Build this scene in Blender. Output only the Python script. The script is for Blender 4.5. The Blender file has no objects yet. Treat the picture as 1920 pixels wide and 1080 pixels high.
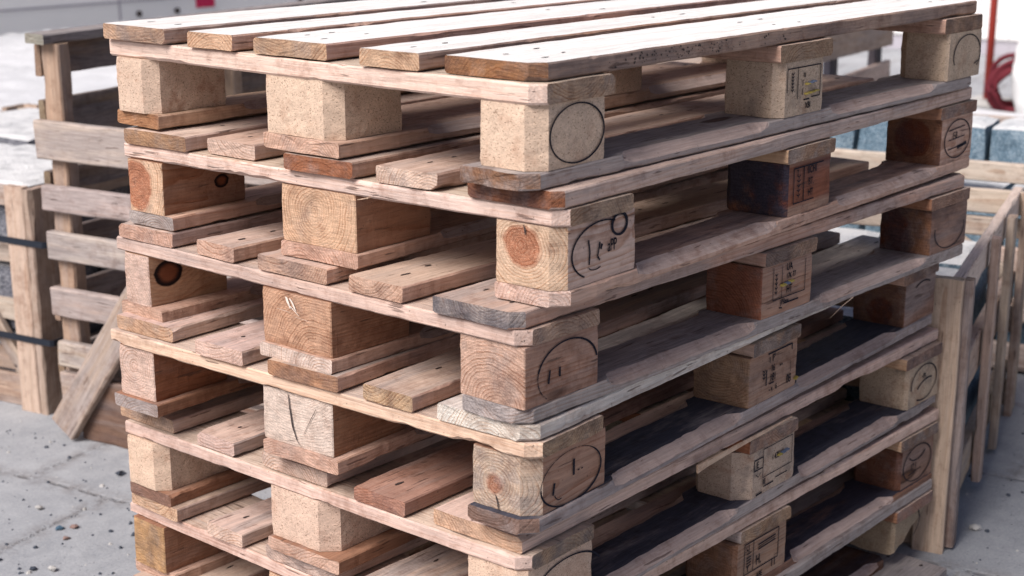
import bpy, math, random
from mathutils import Vector, Matrix, noise
import numpy as np

random.seed(7)
D = bpy.data
scene = bpy.context.scene
COL = scene.collection
GZ = -0.022                       # ground level: the stack rests on a thin scrap board, whose top is z = 0

# ------------------------------------------------------------------ node helper
class NT:
    def __init__(s, name):
        s.m = D.materials.new(name); s.m.use_nodes = True
        s.t = s.m.node_tree; s.t.nodes.clear()
        s.out = s.t.nodes.new('ShaderNodeOutputMaterial')
    def n(s, typ, **kw):
        x = s.t.nodes.new(typ)
        for k, v in kw.items(): setattr(x, k, v)
        return x
    def put(s, sock, v):
        if v is None: return
        if hasattr(v, 'is_linked') or isinstance(v, bpy.types.NodeSocket): s.t.links.new(v, sock)
        else:
            if sock.type == 'RGBA' and len(v) == 3: v = (*v, 1)
            sock.default_value = v
    def attr(s, name, out='Vector'):
        return s.n('ShaderNodeAttribute', attribute_name=name).outputs[out]
    def math(s, op, a, b=None, c=None, clamp=False):
        x = s.n('ShaderNodeMath', operation=op); x.use_clamp = clamp
        for i, v in enumerate((a, b, c)): s.put(x.inputs[i], v) if v is not None else None
        return x.outputs[0]
    def vm(s, op, a, b=None, out=0):
        x = s.n('ShaderNodeVectorMath', operation=op); s.put(x.inputs[0], a)
        if b is not None: s.put(x.inputs[1], b)
        return x.outputs[out]
    def noise(s, vec, scale=1.0, detail=2.0, rough=.5, out=0):
        x = s.n('ShaderNodeTexNoise'); s.put(x.inputs['Vector'], vec)
        x.inputs['Scale'].default_value = scale; x.inputs['Detail'].default_value = detail; x.inputs['Roughness'].default_value = rough
        return x.outputs[out]
    def vor(s, vec, scale=1.0, out='Distance', feature='F1'):
        x = s.n('ShaderNodeTexVoronoi', feature=feature); s.put(x.inputs['Vector'], vec); x.inputs['Scale'].default_value = scale
        return x.outputs[out]
    def mixc(s, fac, a, b, blend='MIX'):
        x = s.n('ShaderNodeMix', data_type='RGBA', blend_type=blend)
        s.put(x.inputs['Factor'], fac); s.put(x.inputs['A'] if False else x.inputs[6], a); s.put(x.inputs[7], b)
        return x.outputs[2]
    def mixf(s, f, a, b):
        x = s.n('ShaderNodeMix', data_type='FLOAT'); s.put(x.inputs[0], f); s.put(x.inputs[2], a); s.put(x.inputs[3], b); return x.outputs[0]
    def mr(s, v, a, b, c=0., d=1., smooth=True):
        x = s.n('ShaderNodeMapRange'); x.interpolation_type = 'SMOOTHSTEP' if smooth else 'LINEAR'
        s.put(x.inputs[0], v)
        for i, q in enumerate((a, b, c, d)): s.put(x.inputs[i+1], q)
        return x.outputs[0]
    def bump(s, h, strength=.5, dist=.001):
        x = s.n('ShaderNodeBump'); x.inputs['Strength'].default_value = strength; x.inputs['Distance'].default_value = dist
        s.put(x.inputs['Height'], h); return x.outputs[0]
    def bsdf(s, col, rough=.8, normal=None, spec=.2, alpha=None, metal=0):
        b = s.n('ShaderNodeBsdfPrincipled'); s.put(b.inputs['Base Color'], col); s.put(b.inputs['Roughness'], rough)
        b.inputs['Specular IOR Level'].default_value = spec; b.inputs['Metallic'].default_value = metal
        if normal is not None: s.put(b.inputs['Normal'], normal)
        if alpha is not None: s.put(b.inputs['Alpha'], alpha)
        s.t.links.new(b.outputs[0], s.out.inputs[0]); return s.m
    def objco(s): return s.n('ShaderNodeTexCoord').outputs['Object']

# ------------------------------------------------------------------ materials
def wood_mat():
    s = NT('sawn_wood')
    gc = s.attr('gc'); tint = s.attr('tint', 'Color'); fx = s.attr('fx'); cap = s.attr('cap', 'Fac')
    core = s.attr('core', 'Fac'); kn = s.attr('kn'); kr = s.attr('kr', 'Fac')
    fsep = s.n('ShaderNodeSeparateXYZ'); s.put(fsep.inputs[0], fx)
    weather, stain, ringc = fsep.outputs
    nz = s.noise(s.vm('MULTIPLY', gc, (2.2, 14, 14)), 1, 3, .55, out=1)
    dis = s.vm('MULTIPLY', s.vm('SUBTRACT', nz, (.5, .5, .5)), (0, .014, .014))
    # grain bends round the named knot
    kd = s.vm('LENGTH', s.vm('MULTIPLY', s.vm('SUBTRACT', gc, kn), (.8, 1, 1)), out='Value')
    kfar = s.mr(kd, s.math('MULTIPLY', kr, 3.0), s.math('MULTIPLY', kr, .6))
    lo = s.noise(s.vm('ADD', s.vm('MULTIPLY', gc, (1.5, 13, 13)), (4, 4, 4)), 1, 2, .5, out=1)
    dis = s.vm('ADD', dis, s.vm('MULTIPLY', s.vm('SUBTRACT', lo, (.5, .5, .5)), (0, .022, .022)))
    g2 = s.vm('ADD', gc, dis)
    sep = s.n('ShaderNodeSeparateXYZ'); s.put(sep.inputs[0], g2)
    r = s.math('SQRT', s.math('ADD', s.math('MULTIPLY', sep.outputs[1], sep.outputs[1]), s.math('MULTIPLY', sep.outputs[2], sep.outputs[2])))
    rj = s.noise(s.vm('MULTIPLY', gc, (1.2, 6, 6)), 1, 1)
    rr = s.math('ADD', s.math('MULTIPLY', r, 235.), s.math('MULTIPLY', rj, 3.2))
    rr = s.math('ADD', rr, s.math('MULTIPLY', kfar, 3.))
    fr = s.math('FRACT', rr)
    cell = s.n('ShaderNodeTexWhiteNoise', noise_dimensions='1D'); s.put(cell.inputs['W'], s.math('FLOOR', rr))
    ring = s.math('MULTIPLY', s.math('POWER', fr, 2.4), s.mr(fr, 1.0, .93))
    ring = s.math('MULTIPLY', ring, s.math('ADD', s.math('MULTIPLY', cell.outputs[0], .8), .35))
    fib = s.noise(s.vm('MULTIPLY', gc, (20, 340, 340)), 1, 3, .6)
    fib2 = s.noise(s.vm('MULTIPLY', gc, (2.5, 60, 60)), 1, 3, .6)
    fuzz = s.noise(gc, 900, 2, .7)
    patch = s.mr(s.noise(s.vm('ADD', s.vm('MULTIPLY', gc, (4, 30, 30)), (1, 6, 2)), 1, 3, .6), .30, .62, .25, 1.15)
    rfac = s.math('MULTIPLY', s.math('MULTIPLY', ring, ringc), patch, clamp=True)
    dark = s.mixc(1., tint, s.mixc(cap, (.70, .53, .42), (.58, .39, .27)), 'MULTIPLY')
    col = s.mixc(rfac, tint, dark)
    # red heartwood disc
    cf = s.mr(s.math('ADD', r, s.math('MULTIPLY', s.math('SUBTRACT', fib2, .5), .01)), s.math('ADD', core, .004), s.math('SUBTRACT', core, .004))
    cf = s.math('MULTIPLY', cf, s.math('GREATER_THAN', core, .001))
    col = s.mixc(s.math('MULTIPLY', cf, .85), col, s.mixc(1., col, (.66, .36, .27), 'MULTIPLY'))
    # fibres
    fv = s.mr(fib, .25, .75, .82, 1.12, False)
    f2 = s.mr(fib2, .3, .72, .89, 1.07, False)
    x = s.n('ShaderNodeVectorMath', operation='SCALE'); s.put(x.inputs[0], col); s.put(x.inputs['Scale'], s.math('MULTIPLY', fv, f2)); col = x.outputs[0]
    # fuzzy, torn end grain: pale flecks
    fl = s.math('MULTIPLY', s.mr(fuzz, .52, .7), s.math('MULTIPLY', cap, .60))
    col = s.mixc(fl, col, s.mixc(1., tint, (1.35, 1.32, 1.28), 'MULTIPLY'))
    # cross saw marks on the long faces
    saw = s.noise(s.vm('MULTIPLY', gc, (420, 14, 14)), 1, 1)
    # grey weathering
    w1 = s.noise(s.vm('MULTIPLY', gc, (3.5, 26, 26)), 1, 4, .62)
    wf = s.math('MULTIPLY', s.mr(s.math('SUBTRACT', w1, s.math('MULTIPLY', s.math('SUBTRACT', weather, .5), .35)), .62, .42), s.math('MINIMUM', s.math('MULTIPLY', weather, 1.3), .85))
    gv = s.mr(fib, .2, .8, .20, .46, False)
    gx = s.n('ShaderNodeCombineXYZ'); s.put(gx.inputs[0], gv); s.put(gx.inputs[1], s.math('MULTIPLY', gv, .90)); s.put(gx.inputs[2], s.math('MULTIPLY', gv, .88))
    col = s.mixc(wf, col, gx.outputs[0])
    # dark blue-black sap stain and dirt
    w2 = s.noise(s.vm('ADD', s.vm('MULTIPLY', gc, (3.4, 17, 17)), (7.3, 2.1, 5.5)), 1, 5, .68)
    sf = s.math('MULTIPLY', s.mr(s.math('SUBTRACT', w2, s.math('MULTIPLY', s.math('SUBTRACT', stain, .5), .36)), .68, .38), s.math('MINIMUM', s.math('MULTIPLY', stain, 1.2), .92))
    col = s.mixc(sf, col, s.mixc(fib, (.016, .021, .042), (.085, .09, .12)))
    # grime: mottled brown dirt, worked into the rough surface
    gm = s.noise(s.vm('ADD', gc, (2, 3, 4)), 38, 5, .72); gm2 = s.noise(s.vm('ADD', s.vm('MULTIPLY', gc, (.35, 1, 1)), (6, 1, 4)), 11, 4, .6)
    tl_ = s.n('ShaderNodeSeparateXYZ'); s.put(tl_.inputs[0], tint); clean = s.mr(tl_.outputs[1], .70, .78, 1., .25)   # bleached boards are cleaner
    gf = s.math('MULTIPLY', clean, s.mr(s.math('ADD', s.math('MULTIPLY', gm, .6), s.math('MULTIPLY', gm2, .4)), .47, .68, 0., .55))
    col = s.mixc(gf, col, s.mixc(1., col, (.50, .385, .34), 'MULTIPLY'))
    lt = s.math('MULTIPLY', s.mr(s.noise(s.vm('ADD', gc, (8, 3, 1)), 55, 4, .7), .58, .74), .30)
    col = s.mixc(lt, col, s.mixc(1., col, (1.35, 1.34, 1.36), 'MULTIPLY'))
    # dark scratches and torn fibres along the grain
    scr = s.noise(s.vm('ADD', s.vm('MULTIPLY', gc, (13, 150, 150)), (3, 3, 9)), 1, 2, .5)
    scf = s.math('MULTIPLY', s.math('MULTIPLY', s.mr(scr, .665, .72), s.math('MULTIPLY', clean, .6)), s.math('SUBTRACT', 1., cap))
    col = s.mixc(scf, col, (.10, .065, .055))
    # circular-saw lines across the end grain
    swc = s.noise(s.vm('MULTIPLY', gc, (1, 55, 620)), 1, 2, .5)
    x2 = s.n('ShaderNodeVectorMath', operation='SCALE'); s.put(x2.inputs[0], col); s.put(x2.inputs['Scale'], s.mixf(cap, 1.0, s.mr(swc, .3, .7, .80, 1.16, False))); col = x2.outputs[0]
    # drying cracks radiating from the pith on the end grain
    ang = s.math('DIVIDE', s.math('ARCTAN2', sep.outputs[1], sep.outputs[2]), 6.28318)
    aw = s.math('ADD', s.math('MULTIPLY', ang, 5.0), s.math('MULTIPLY', s.noise(gc, 30, 3), .16))
    aw = s.math('ADD', aw, s.math('MULTIPLY', s.noise(s.vm('MULTIPLY', gc, (.9, 0, 0)), 1, 0), 5.0))
    acell = s.n('ShaderNodeTexWhiteNoise', noise_dimensions='1D'); s.put(acell.inputs['W'], s.math('FLOOR', aw))
    near = s.math('MULTIPLY', s.math('PINGPONG', s.math('SUBTRACT', aw, .5), .5), s.math('MULTIPLY', r, 1.25))
    ck = s.math('MULTIPLY', s.mr(near, .0011, .0004), s.math('GREATER_THAN', acell.outputs[0], .89))
    ck = s.math('MULTIPLY', ck, s.mr(s.noise(s.vm('ADD', gc, (1, 2, 7)), 30, 1), .40, .48))
    ck = s.math('MULTIPLY', s.math('MULTIPLY', ck, cap), .85)
    col = s.mixc(ck, col, (.035, .022, .018))
    # small scattered knots
    vx = s.n('ShaderNodeTexVoronoi', feature='F1'); s.put(vx.inputs['Vector'], s.vm('MULTIPLY', gc, (2.6, 9, 9))); vx.inputs['Scale'].default_value = 1
    vs = s.n('ShaderNodeSeparateXYZ'); s.put(vs.inputs[0], vx.outputs['Color'])
    kk = s.math('MULTIPLY', s.mr(vx.outputs['Distance'], .12, .08), s.math('GREATER_THAN', vs.outputs[0], .52))
    kk = s.math('MULTIPLY', kk, s.math('MULTIPLY', clean, s.math('SUBTRACT', 1., cap)))
    col = s.mixc(s.math('MULTIPLY', kk, .75), col, s.mixc(s.mr(vx.outputs['Distance'], .03, .08), (.16, .075, .04), (.05, .022, .016)))
    # named knot: dark rim, red-brown heart
    kwob = s.math('ADD', kd, s.math('MULTIPLY', s.math('SUBTRACT', fib2, .5), .006))
    inner = s.mr(kwob, s.math('MULTIPLY', kr, 1.06), s.math('MULTIPLY', kr, .92))
    inner = s.math('MULTIPLY', inner, s.math('GREATER_THAN', kr, .001))
    rim = s.mr(kwob, s.math('MULTIPLY', kr, .45), s.math('MULTIPLY', kr, .85))
    col = s.mixc(inner, col, s.mixc(rim, (.22, .085, .045), (.022, .012, .012)))
    # fine dirt specks
    sp = s.noise(gc, 210, 2, .6)
    spf = s.math('MULTIPLY', s.mr(sp, .69, .76), .55)
    col = s.mixc(spf, col, (.06, .045, .04))
    ga = s.n('ShaderNodeGamma'); s.put(ga.inputs[0], col); ga.inputs[1].default_value = 1.18
    hs = s.n('ShaderNodeHueSaturation'); s.put(hs.inputs['Color'], ga.outputs[0]); hs.inputs['Saturation'].default_value = 1.0; hs.inputs['Value'].default_value = 1.12
    col = hs.outputs[0]
    h = s.math('ADD', s.math('MULTIPLY', fib, s.math('SUBTRACT', 1.0, s.math('MULTIPLY', cap, .6))), s.math('MULTIPLY', s.math('MULTIPLY', fuzz, cap), 1.3))
    h = s.math('ADD', h, s.math('MULTIPLY', s.math('MULTIPLY', ring, cap), .9))
    h = s.math('ADD', h, s.math('ADD', s.math('MULTIPLY', saw, .3), s.math('ADD', s.math('MULTIPLY', gm, .7), s.math('MULTIPLY', s.math('ADD', ck, scf), -1.5))))
    return s.bsdf(col, .8, s.bump(h, .7, .0016), .16)

def chip_mat():
    s = NT('pressed_chip')
    gc = s.attr('gc'); tint = s.attr('tint', 'Color'); fx = s.attr('fx')
    fsep = s.n('ShaderNodeSeparateXYZ'); s.put(fsep.inputs[0], fx)
    wob = s.noise(gc, 90, 2, .5, out=1)
    g = s.vm('ADD', gc, s.vm('MULTIPLY', s.vm('SUBTRACT', wob, (.5, .5, .5)), (.01, .01, .01)))
    a = s.n('ShaderNodeTexVoronoi'); s.put(a.inputs['Vector'], s.vm('MULTIPLY', g, (340, 340, 620))); a.inputs['Scale'].default_value = 1
    b = s.n('ShaderNodeTexVoronoi'); s.put(b.inputs['Vector'], s.vm('MULTIPLY', g, (800, 560, 900))); b.inputs['Scale'].default_value = 1
    sa = s.n('ShaderNodeSeparateXYZ'); s.put(sa.inputs[0], a.outputs['Color'])
    sb = s.n('ShaderNodeSeparateXYZ'); s.put(sb.inputs[0], b.outputs['Color'])
    big = s.noise(gc, 22, 3, .6)
    val = s.math('ADD', s.math('ADD', s.math('MULTIPLY', sa.outputs[0], .30), s.math('MULTIPLY', sb.outputs[1], .34)), s.math('MULTIPLY', big, .5))
    val = s.mr(val, .2, .95, .74, 1.18, False)
    x = s.n('ShaderNodeVectorMath', operation='SCALE'); s.put(x.inputs[0], tint); s.put(x.inputs['Scale'], val); col = x.outputs[0]
    dk = s.math('MULTIPLY', s.math('GREATER_THAN', sb.outputs[0], .945), .6)
    col = s.mixc(dk, col, (.16, .085, .05))
    pt = s.math('MULTIPLY', s.mr(s.noise(s.vm('ADD', gc, (3, 1, 2)), 420, 1), .70, .76), .7)
    col = s.mixc(pt, col, (.05, .032, .025))
    w = s.noise(s.vm('ADD', gc, (9, 4, 2)), 26, 4, .65)
    wf = s.math('MULTIPLY', s.mr(w, .50, .70), fsep.outputs[0])
    col = s.mixc(wf, col, s.mixc(1., tint, (.52, .34, .27), 'MULTIPLY'))
    st = s.math('MULTIPLY', s.mr(s.noise(s.vm('ADD', gc, (1, 8, 3)), 17, 4, .7), .52, .68), fsep.outputs[1])
    col = s.mixc(st, col, (.09, .085, .09))
    h = s.math('ADD', s.math('MULTIPLY', sa.outputs[1], .7), s.math('ADD', sb.outputs[2], s.math('MULTIPLY', pt, -1.5)))
    return s.bsdf(col, .85, s.bump(h, .6, .0012), .12)

def granite_mat(name, lo_, mid_, hi_):
    s = NT(name); c = s.attr('gc')
    a = s.noise(c, 170, 2, .6); b = s.vor(c, 300, 'Color'); sb = s.n('ShaderNodeSeparateXYZ'); s.put(sb.inputs[0], b)
    big = s.noise(c, 14, 4, .65)
    v = s.math('ADD', s.math('MULTIPLY', a, .45), s.math('ADD', s.math('MULTIPLY', sb.outputs[0], .20), s.math('MULTIPLY', big, .62)))
    x = s.n('ShaderNodeValToRGB'); s.put(x.inputs[0], v)
    e = x.color_ramp.elements; e[0].position = .38; e[0].color = (*lo_, 1); e[1].position = .95; e[1].color = (*hi_, 1)
    m = x.color_ramp.elements.new(.62); m.color = (*mid_, 1)
    nrm = s.n('ShaderNodeNewGeometry').outputs['Normal']; ns = s.n('ShaderNodeSeparateXYZ'); s.put(ns.inputs[0], nrm)
    toplit = s.math('MULTIPLY', s.mr(ns.outputs[2], .6, .95), s.mr(big, .25, .6, .55, .95))  # upward faces whitened: light from above put into the colour
    col = s.mixc(toplit, x.outputs[0], (.74, .74, .73))
    return s.bsdf(col, .8, s.bump(s.math('ADD', a, s.math('MULTIPLY', big, 2.)), .8, .006), .25)

def simple_mat(name, colr, rough=.6, var=.25, scale=30, spec=.3, bump=.0, metal=0):
    s = NT(name); c = s.objco()
    n = s.noise(c, scale, 4, .65); n2 = s.noise(c, scale*.12, 3, .6)
    f = s.math('ADD', s.math('MULTIPLY', s.math('SUBTRACT', n, .5), var), s.math('ADD', s.math('MULTIPLY', s.math('SUBTRACT', n2, .5), var*1.3), 1.))
    x = s.n('ShaderNodeVectorMath', operation='SCALE'); s.put(x.inputs[0], colr[:3]); s.put(x.inputs['Scale'], f)
    return s.bsdf(x.outputs[0], rough, s.bump(n, .4, bump) if bump else None, spec, metal=metal)

def ink_mat():
    s = NT('stamp_ink'); c = s.objco()
    n = s.noise(c, 150, 3, .7); n2 = s.noise(c, 16, 2, .5)
    fade = s.attr('fade', 'Fac')
    al = s.mr(s.math('ADD', s.math('MULTIPLY', n, .55), s.math('MULTIPLY', n2, .55)), s.math('ADD', fade, -.10), s.math('ADD', fade, .06))
    return s.bsdf((.012, .012, .022), .7, None, .1, alpha=al)

def ground_mat():
    s = NT('paving_concrete'); c = s.objco()
    big = s.noise(c, 1.6, 4, .6); mid = s.noise(c, 16, 5, .68); fine = s.noise(c, 170, 3, .7)
    wob = s.noise(c, 9, 2, .5, out=1)
    cw = s.vm('ADD', c, s.vm('MULTIPLY', s.vm('SUBTRACT', wob, (.5, .5, .5)), (.022, .022, 0)))
    rot = s.n('ShaderNodeVectorRotate', rotation_type='Z_AXIS'); s.put(rot.inputs['Vector'], cw); rot.inputs['Angle'].default_value = math.radians(-11.15)
    sp = s.n('ShaderNodeSeparateXYZ'); s.put(sp.inputs[0], rot.outputs[0])
    S = s.math('DIVIDE', s.math('SUBTRACT', sp.outputs[0], .656), .50)
    row = s.math('FLOOR', S)
    T = s.math('ADD', s.math('DIVIDE', s.math('SUBTRACT', sp.outputs[1], 1.57), .46), s.math('MULTIPLY', row, .5))
    ds = s.math('MULTIPLY', s.math('PINGPONG', S, .5), .50); dt = s.math('MULTIPLY', s.math('PINGPONG', T, .5), .46)
    d = s.math('MINIMUM', ds, dt)
    j = s.math('MULTIPLY', s.mr(d, .010, .0015), s.mr(mid, .42, .60))
    dirt = s.math('MULTIPLY', s.mr(d, .045, .0), s.mr(s.noise(c, 34, 4, .7), .38, .62))
    cell = s.n('ShaderNodeTexWhiteNoise', noise_dimensions='2D'); cc = s.n('ShaderNodeCombineXYZ'); s.put(cc.inputs[0], row); s.put(cc.inputs[1], s.math('FLOOR', T)); s.put(cell.inputs['Vector'], cc.outputs[0])
    fine2 = s.noise(c, 420, 2, .7)
    v = s.math('ADD', s.math('MULTIPLY', big, .38), s.math('ADD', s.math('MULTIPLY', mid, .42), s.math('ADD', s.math('MULTIPLY', fine, .42), s.math('MULTIPLY', fine2, .26))))
    v = s.math('ADD', v, s.math('MULTIPLY', cell.outputs[0], .08))
    x = s.n('ShaderNodeValToRGB'); s.put(x.inputs[0], v); e = x.color_ramp.elements
    e[0].position = .42; e[0].color = (.14, .152, .175, 1); e[1].position = .92; e[1].color = (.40, .41, .425, 1)
    col = s.mixc(s.math('MULTIPLY', dirt, .42), x.outputs[0], (.12, .095, .085))
    grit = s.mr(s.noise(s.vm('ADD', c, (5, 5, 0)), 95, 3, .65), .62, .70)
    grit = s.math('MULTIPLY', grit, s.mr(s.noise(c, 2.3, 2), .42, .6))
    col = s.mixc(s.math('MULTIPLY', grit, .75), col, (.045, .04, .045))
    pale = s.mr(s.noise(s.vm('ADD', c, (2, 9, 0)), 95, 2, .6), .70, .76)
    col = s.mixc(s.math('MULTIPLY', pale, .6), col, (.5, .49, .47))
    col = s.mixc(s.math('MULTIPLY', j, .30), col, (.085, .08, .08))
    h = s.math('SUBTRACT', s.math('ADD', s.math('MULTIPLY', fine, .4), mid), s.math('MULTIPLY', j, 2.2))
    return s.bsdf(col, .85, s.bump(h, .6, .004), .2)

def tarp_mat():
    s = NT('white_sheeting'); c = s.objco()
    n = s.noise(c, 6, 3, .6); f = s.noise(c, 60, 2)
    x = s.n('ShaderNodeVectorMath', operation='SCALE'); s.put(x.inputs[0], (.66, .665, .675)); s.put(x.inputs['Scale'], s.mr(n, .3, .7, .88, 1.05, False))
    return s.bsdf(x.outputs[0], .5, s.bump(s.math('ADD', n, s.math('MULTIPLY', f, .2)), .4, .02), .3)

WOOD = wood_mat(); CHIP = chip_mat(); GRAN = granite_mat('split_granite', (.03, .06, .09), (.115, .18, .235), (.38, .45, .50)); GRANG = granite_mat('grey_granite', (.045, .05, .065), (.15, .155, .18), (.42, .42, .44)); INK = ink_mat(); GROUND = ground_mat(); TARP = tarp_mat()
NAIL = simple_mat('rusty_nail', (.045, .032, .030), .7, .5, 200, .3)
FIBRE = simple_mat('torn_fibre', (.72, .62, .54), .9, .2, 300, .1)
PLASTIC_STRAP = simple_mat('black_strap', (.012, .017, .028), .45, .2, 60, .4)
WHITE = simple_mat('white_panel', (.88, .87, .85), .5, .06, 5, .35)
SEAM = simple_mat('panel_seam', (.42, .40, .44), .6, .15, 10, .3)
RED = simple_mat('red_paint', (.36, .04, .025), .5, .3, 40, .4)
HOSE = simple_mat('red_hose', (.11, .008, .016), .8, .4, 20, .4)
SIGNRED = simple_mat('crimson_sticker', (.55, .004, .075), .5, .08, 20, .3)
WIRE = simple_mat('grey_wire', (.42, .41, .44), .5, .1, 30, .4)
BAG = simple_mat('white_woven_bag', (.74, .75, .74), .8, .15, 50, .2, .002)
YEL = simple_mat('yellow_plastic', (.30, .24, .06), .5, .1, 50, .3)
BLU = simple_mat('blue_plastic', (.10, .13, .20), .5, .1, 50, .3)
STONED = simple_mat('dark_stone', (.055, .065, .085), .8, .6, 90, .2, .001)
STONEP = simple_mat('pale_stone', (.45, .44, .42), .8, .4, 90, .2, .001)
STONEB = simple_mat('blue_stone', (.06, .11, .16), .8, .5, 90, .2, .001)
STONER = simple_mat('pinkish_stone', (.24, .16, .14), .8, .4, 90, .2, .001)
DARKSHEET = simple_mat('dark_sheet', (.012, .022, .05), .6, .3, 8, .3)

# ------------------------------------------------------------------ scene helpers
def thing(name, label, cat, loc=(0, 0, 0), rz=0., group=None, mat=None):
    o = D.objects.new(name, None); COL.objects.link(o)
    if mat is not None: o.matrix_world = mat
    else: o.location = loc; o.rotation_euler = (0, 0, rz)
    o.empty_display_size = .1
    o['label'] = label; o['category'] = cat
    if group: o['group'] = group
    return o
def tag(o, label=None, cat=None, group=None, kind=None):
    if label: o['label'] = label
    if cat: o['category'] = cat
    if group: o['group'] = group
    if kind: o['kind'] = kind
    return o
def setattr_(me, name, typ, dom, data):
    a = me.attributes.new(name, typ, dom)
    key = {'FLOAT_VECTOR': 'vector', 'FLOAT_COLOR': 'color', 'FLOAT': 'value'}[typ]
    a.data.foreach_set(key, np.asarray(data, dtype=np.float32).ravel())
def link(name, me, parent=None, M=None, mats=()):
    for m in mats: me.materials.append(m)
    o = D.objects.new(name, me); COL.objects.link(o)
    if parent is not None: o.parent = parent
    if M is not None: o.matrix_local = M
    return o
def T(x, y, z): return Matrix.Translation((x, y, z))
def nz(p, s, seed): return noise.noise(Vector((p[0]*s+seed*7.13, p[1]*s+seed*3.71, p[2]*s-seed*5.17)))
def jit(c, a=.06):
    k = 1+random.uniform(-a, a); return tuple(max(0, v*k*(1+random.uniform(-a*.35, a*.35))) for v in c)

PALE = (.64, .495, .425); PINK = (.575, .405, .325); TAN = (.58, .415, .30); ORANGE = (.50, .29, .17); BROWN = (.37, .215, .145)
RBROWN = (.33, .155, .09); GREY = (.43, .38, .36); WHITEW = (.72, .66, .61); BLEACH = (.80, .785, .755); YELLOWW = (.58, .415, .285); CHIPC = (.64, .475, .365)
DKBROWN = (.20, .115, .08)

def finish_piece(name, verts, faces, facekind, caplen, tint, cap, top, fx, pith, seed, core, knot, parent, M, nails=(), axis=0, fxcap=None, mat=None, smooth=False, fxtop=None, worn=None):
    """verts in piece space; facekind: 0 side, 1 end grain, 2 top, 3 nail"""
    me = D.meshes.new(name); me.from_pydata(verts, [], faces)
    v = np.array(verts, dtype=np.float32)
    g = v.copy()
    if axis == 1: g = g[:, [1, 0, 2]]
    if axis == 2: g = g[:, [2, 0, 1]]
    off = np.array([(seed*1.37) % 17, 0, 0], dtype=np.float32)
    gc = g - np.array([0, pith[0], pith[1]], dtype=np.float32) + off
    setattr_(me, 'gc', 'FLOAT_VECTOR', 'POINT', gc)
    fk = np.array(facekind)
    tc = np.zeros((len(faces), 4), dtype=np.float32); tc[:, 3] = 1
    tc[:, :3] = tint; tc[fk == 1, :3] = cap; tc[fk == 2, :3] = top; tc[fk == 4, :3] = worn or tint
    setattr_(me, 'tint', 'FLOAT_COLOR', 'FACE', tc)
    f = np.tile(np.array(fx, dtype=np.float32), (len(faces), 1))
    if fxcap is not None: f[fk == 1] = fxcap
    if fxtop is not None: f[fk == 2] = fxtop
    f[fk == 4] = (.22, .12, .35)
    setattr_(me, 'fx', 'FLOAT_VECTOR', 'FACE', f)
    setattr_(me, 'cap', 'FLOAT', 'FACE', (fk == 1).astype(np.float32))
    setattr_(me, 'core', 'FLOAT', 'FACE', np.full(len(faces), core, dtype=np.float32))
    if knot:
        kp = np.array(knot[:3], dtype=np.float32)
        if axis == 1: kp = kp[[1, 0, 2]]
        kp = kp - np.array([0, pith[0], pith[1]], dtype=np.float32) + off
        setattr_(me, 'kn', 'FLOAT_VECTOR', 'POINT', np.tile(kp, (len(verts), 1))); setattr_(me, 'kr', 'FLOAT', 'POINT', np.full(len(verts), knot[3]))
    me.polygons.foreach_set('material_index', ((fk == 3)*1+(fk == 5)*2).astype(np.int32))
    if smooth: me.polygons.foreach_set('use_smooth', [True]*len(faces))
    return link(name, me, parent, M, (mat or WOOD, NAIL, FIBRE))

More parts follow.
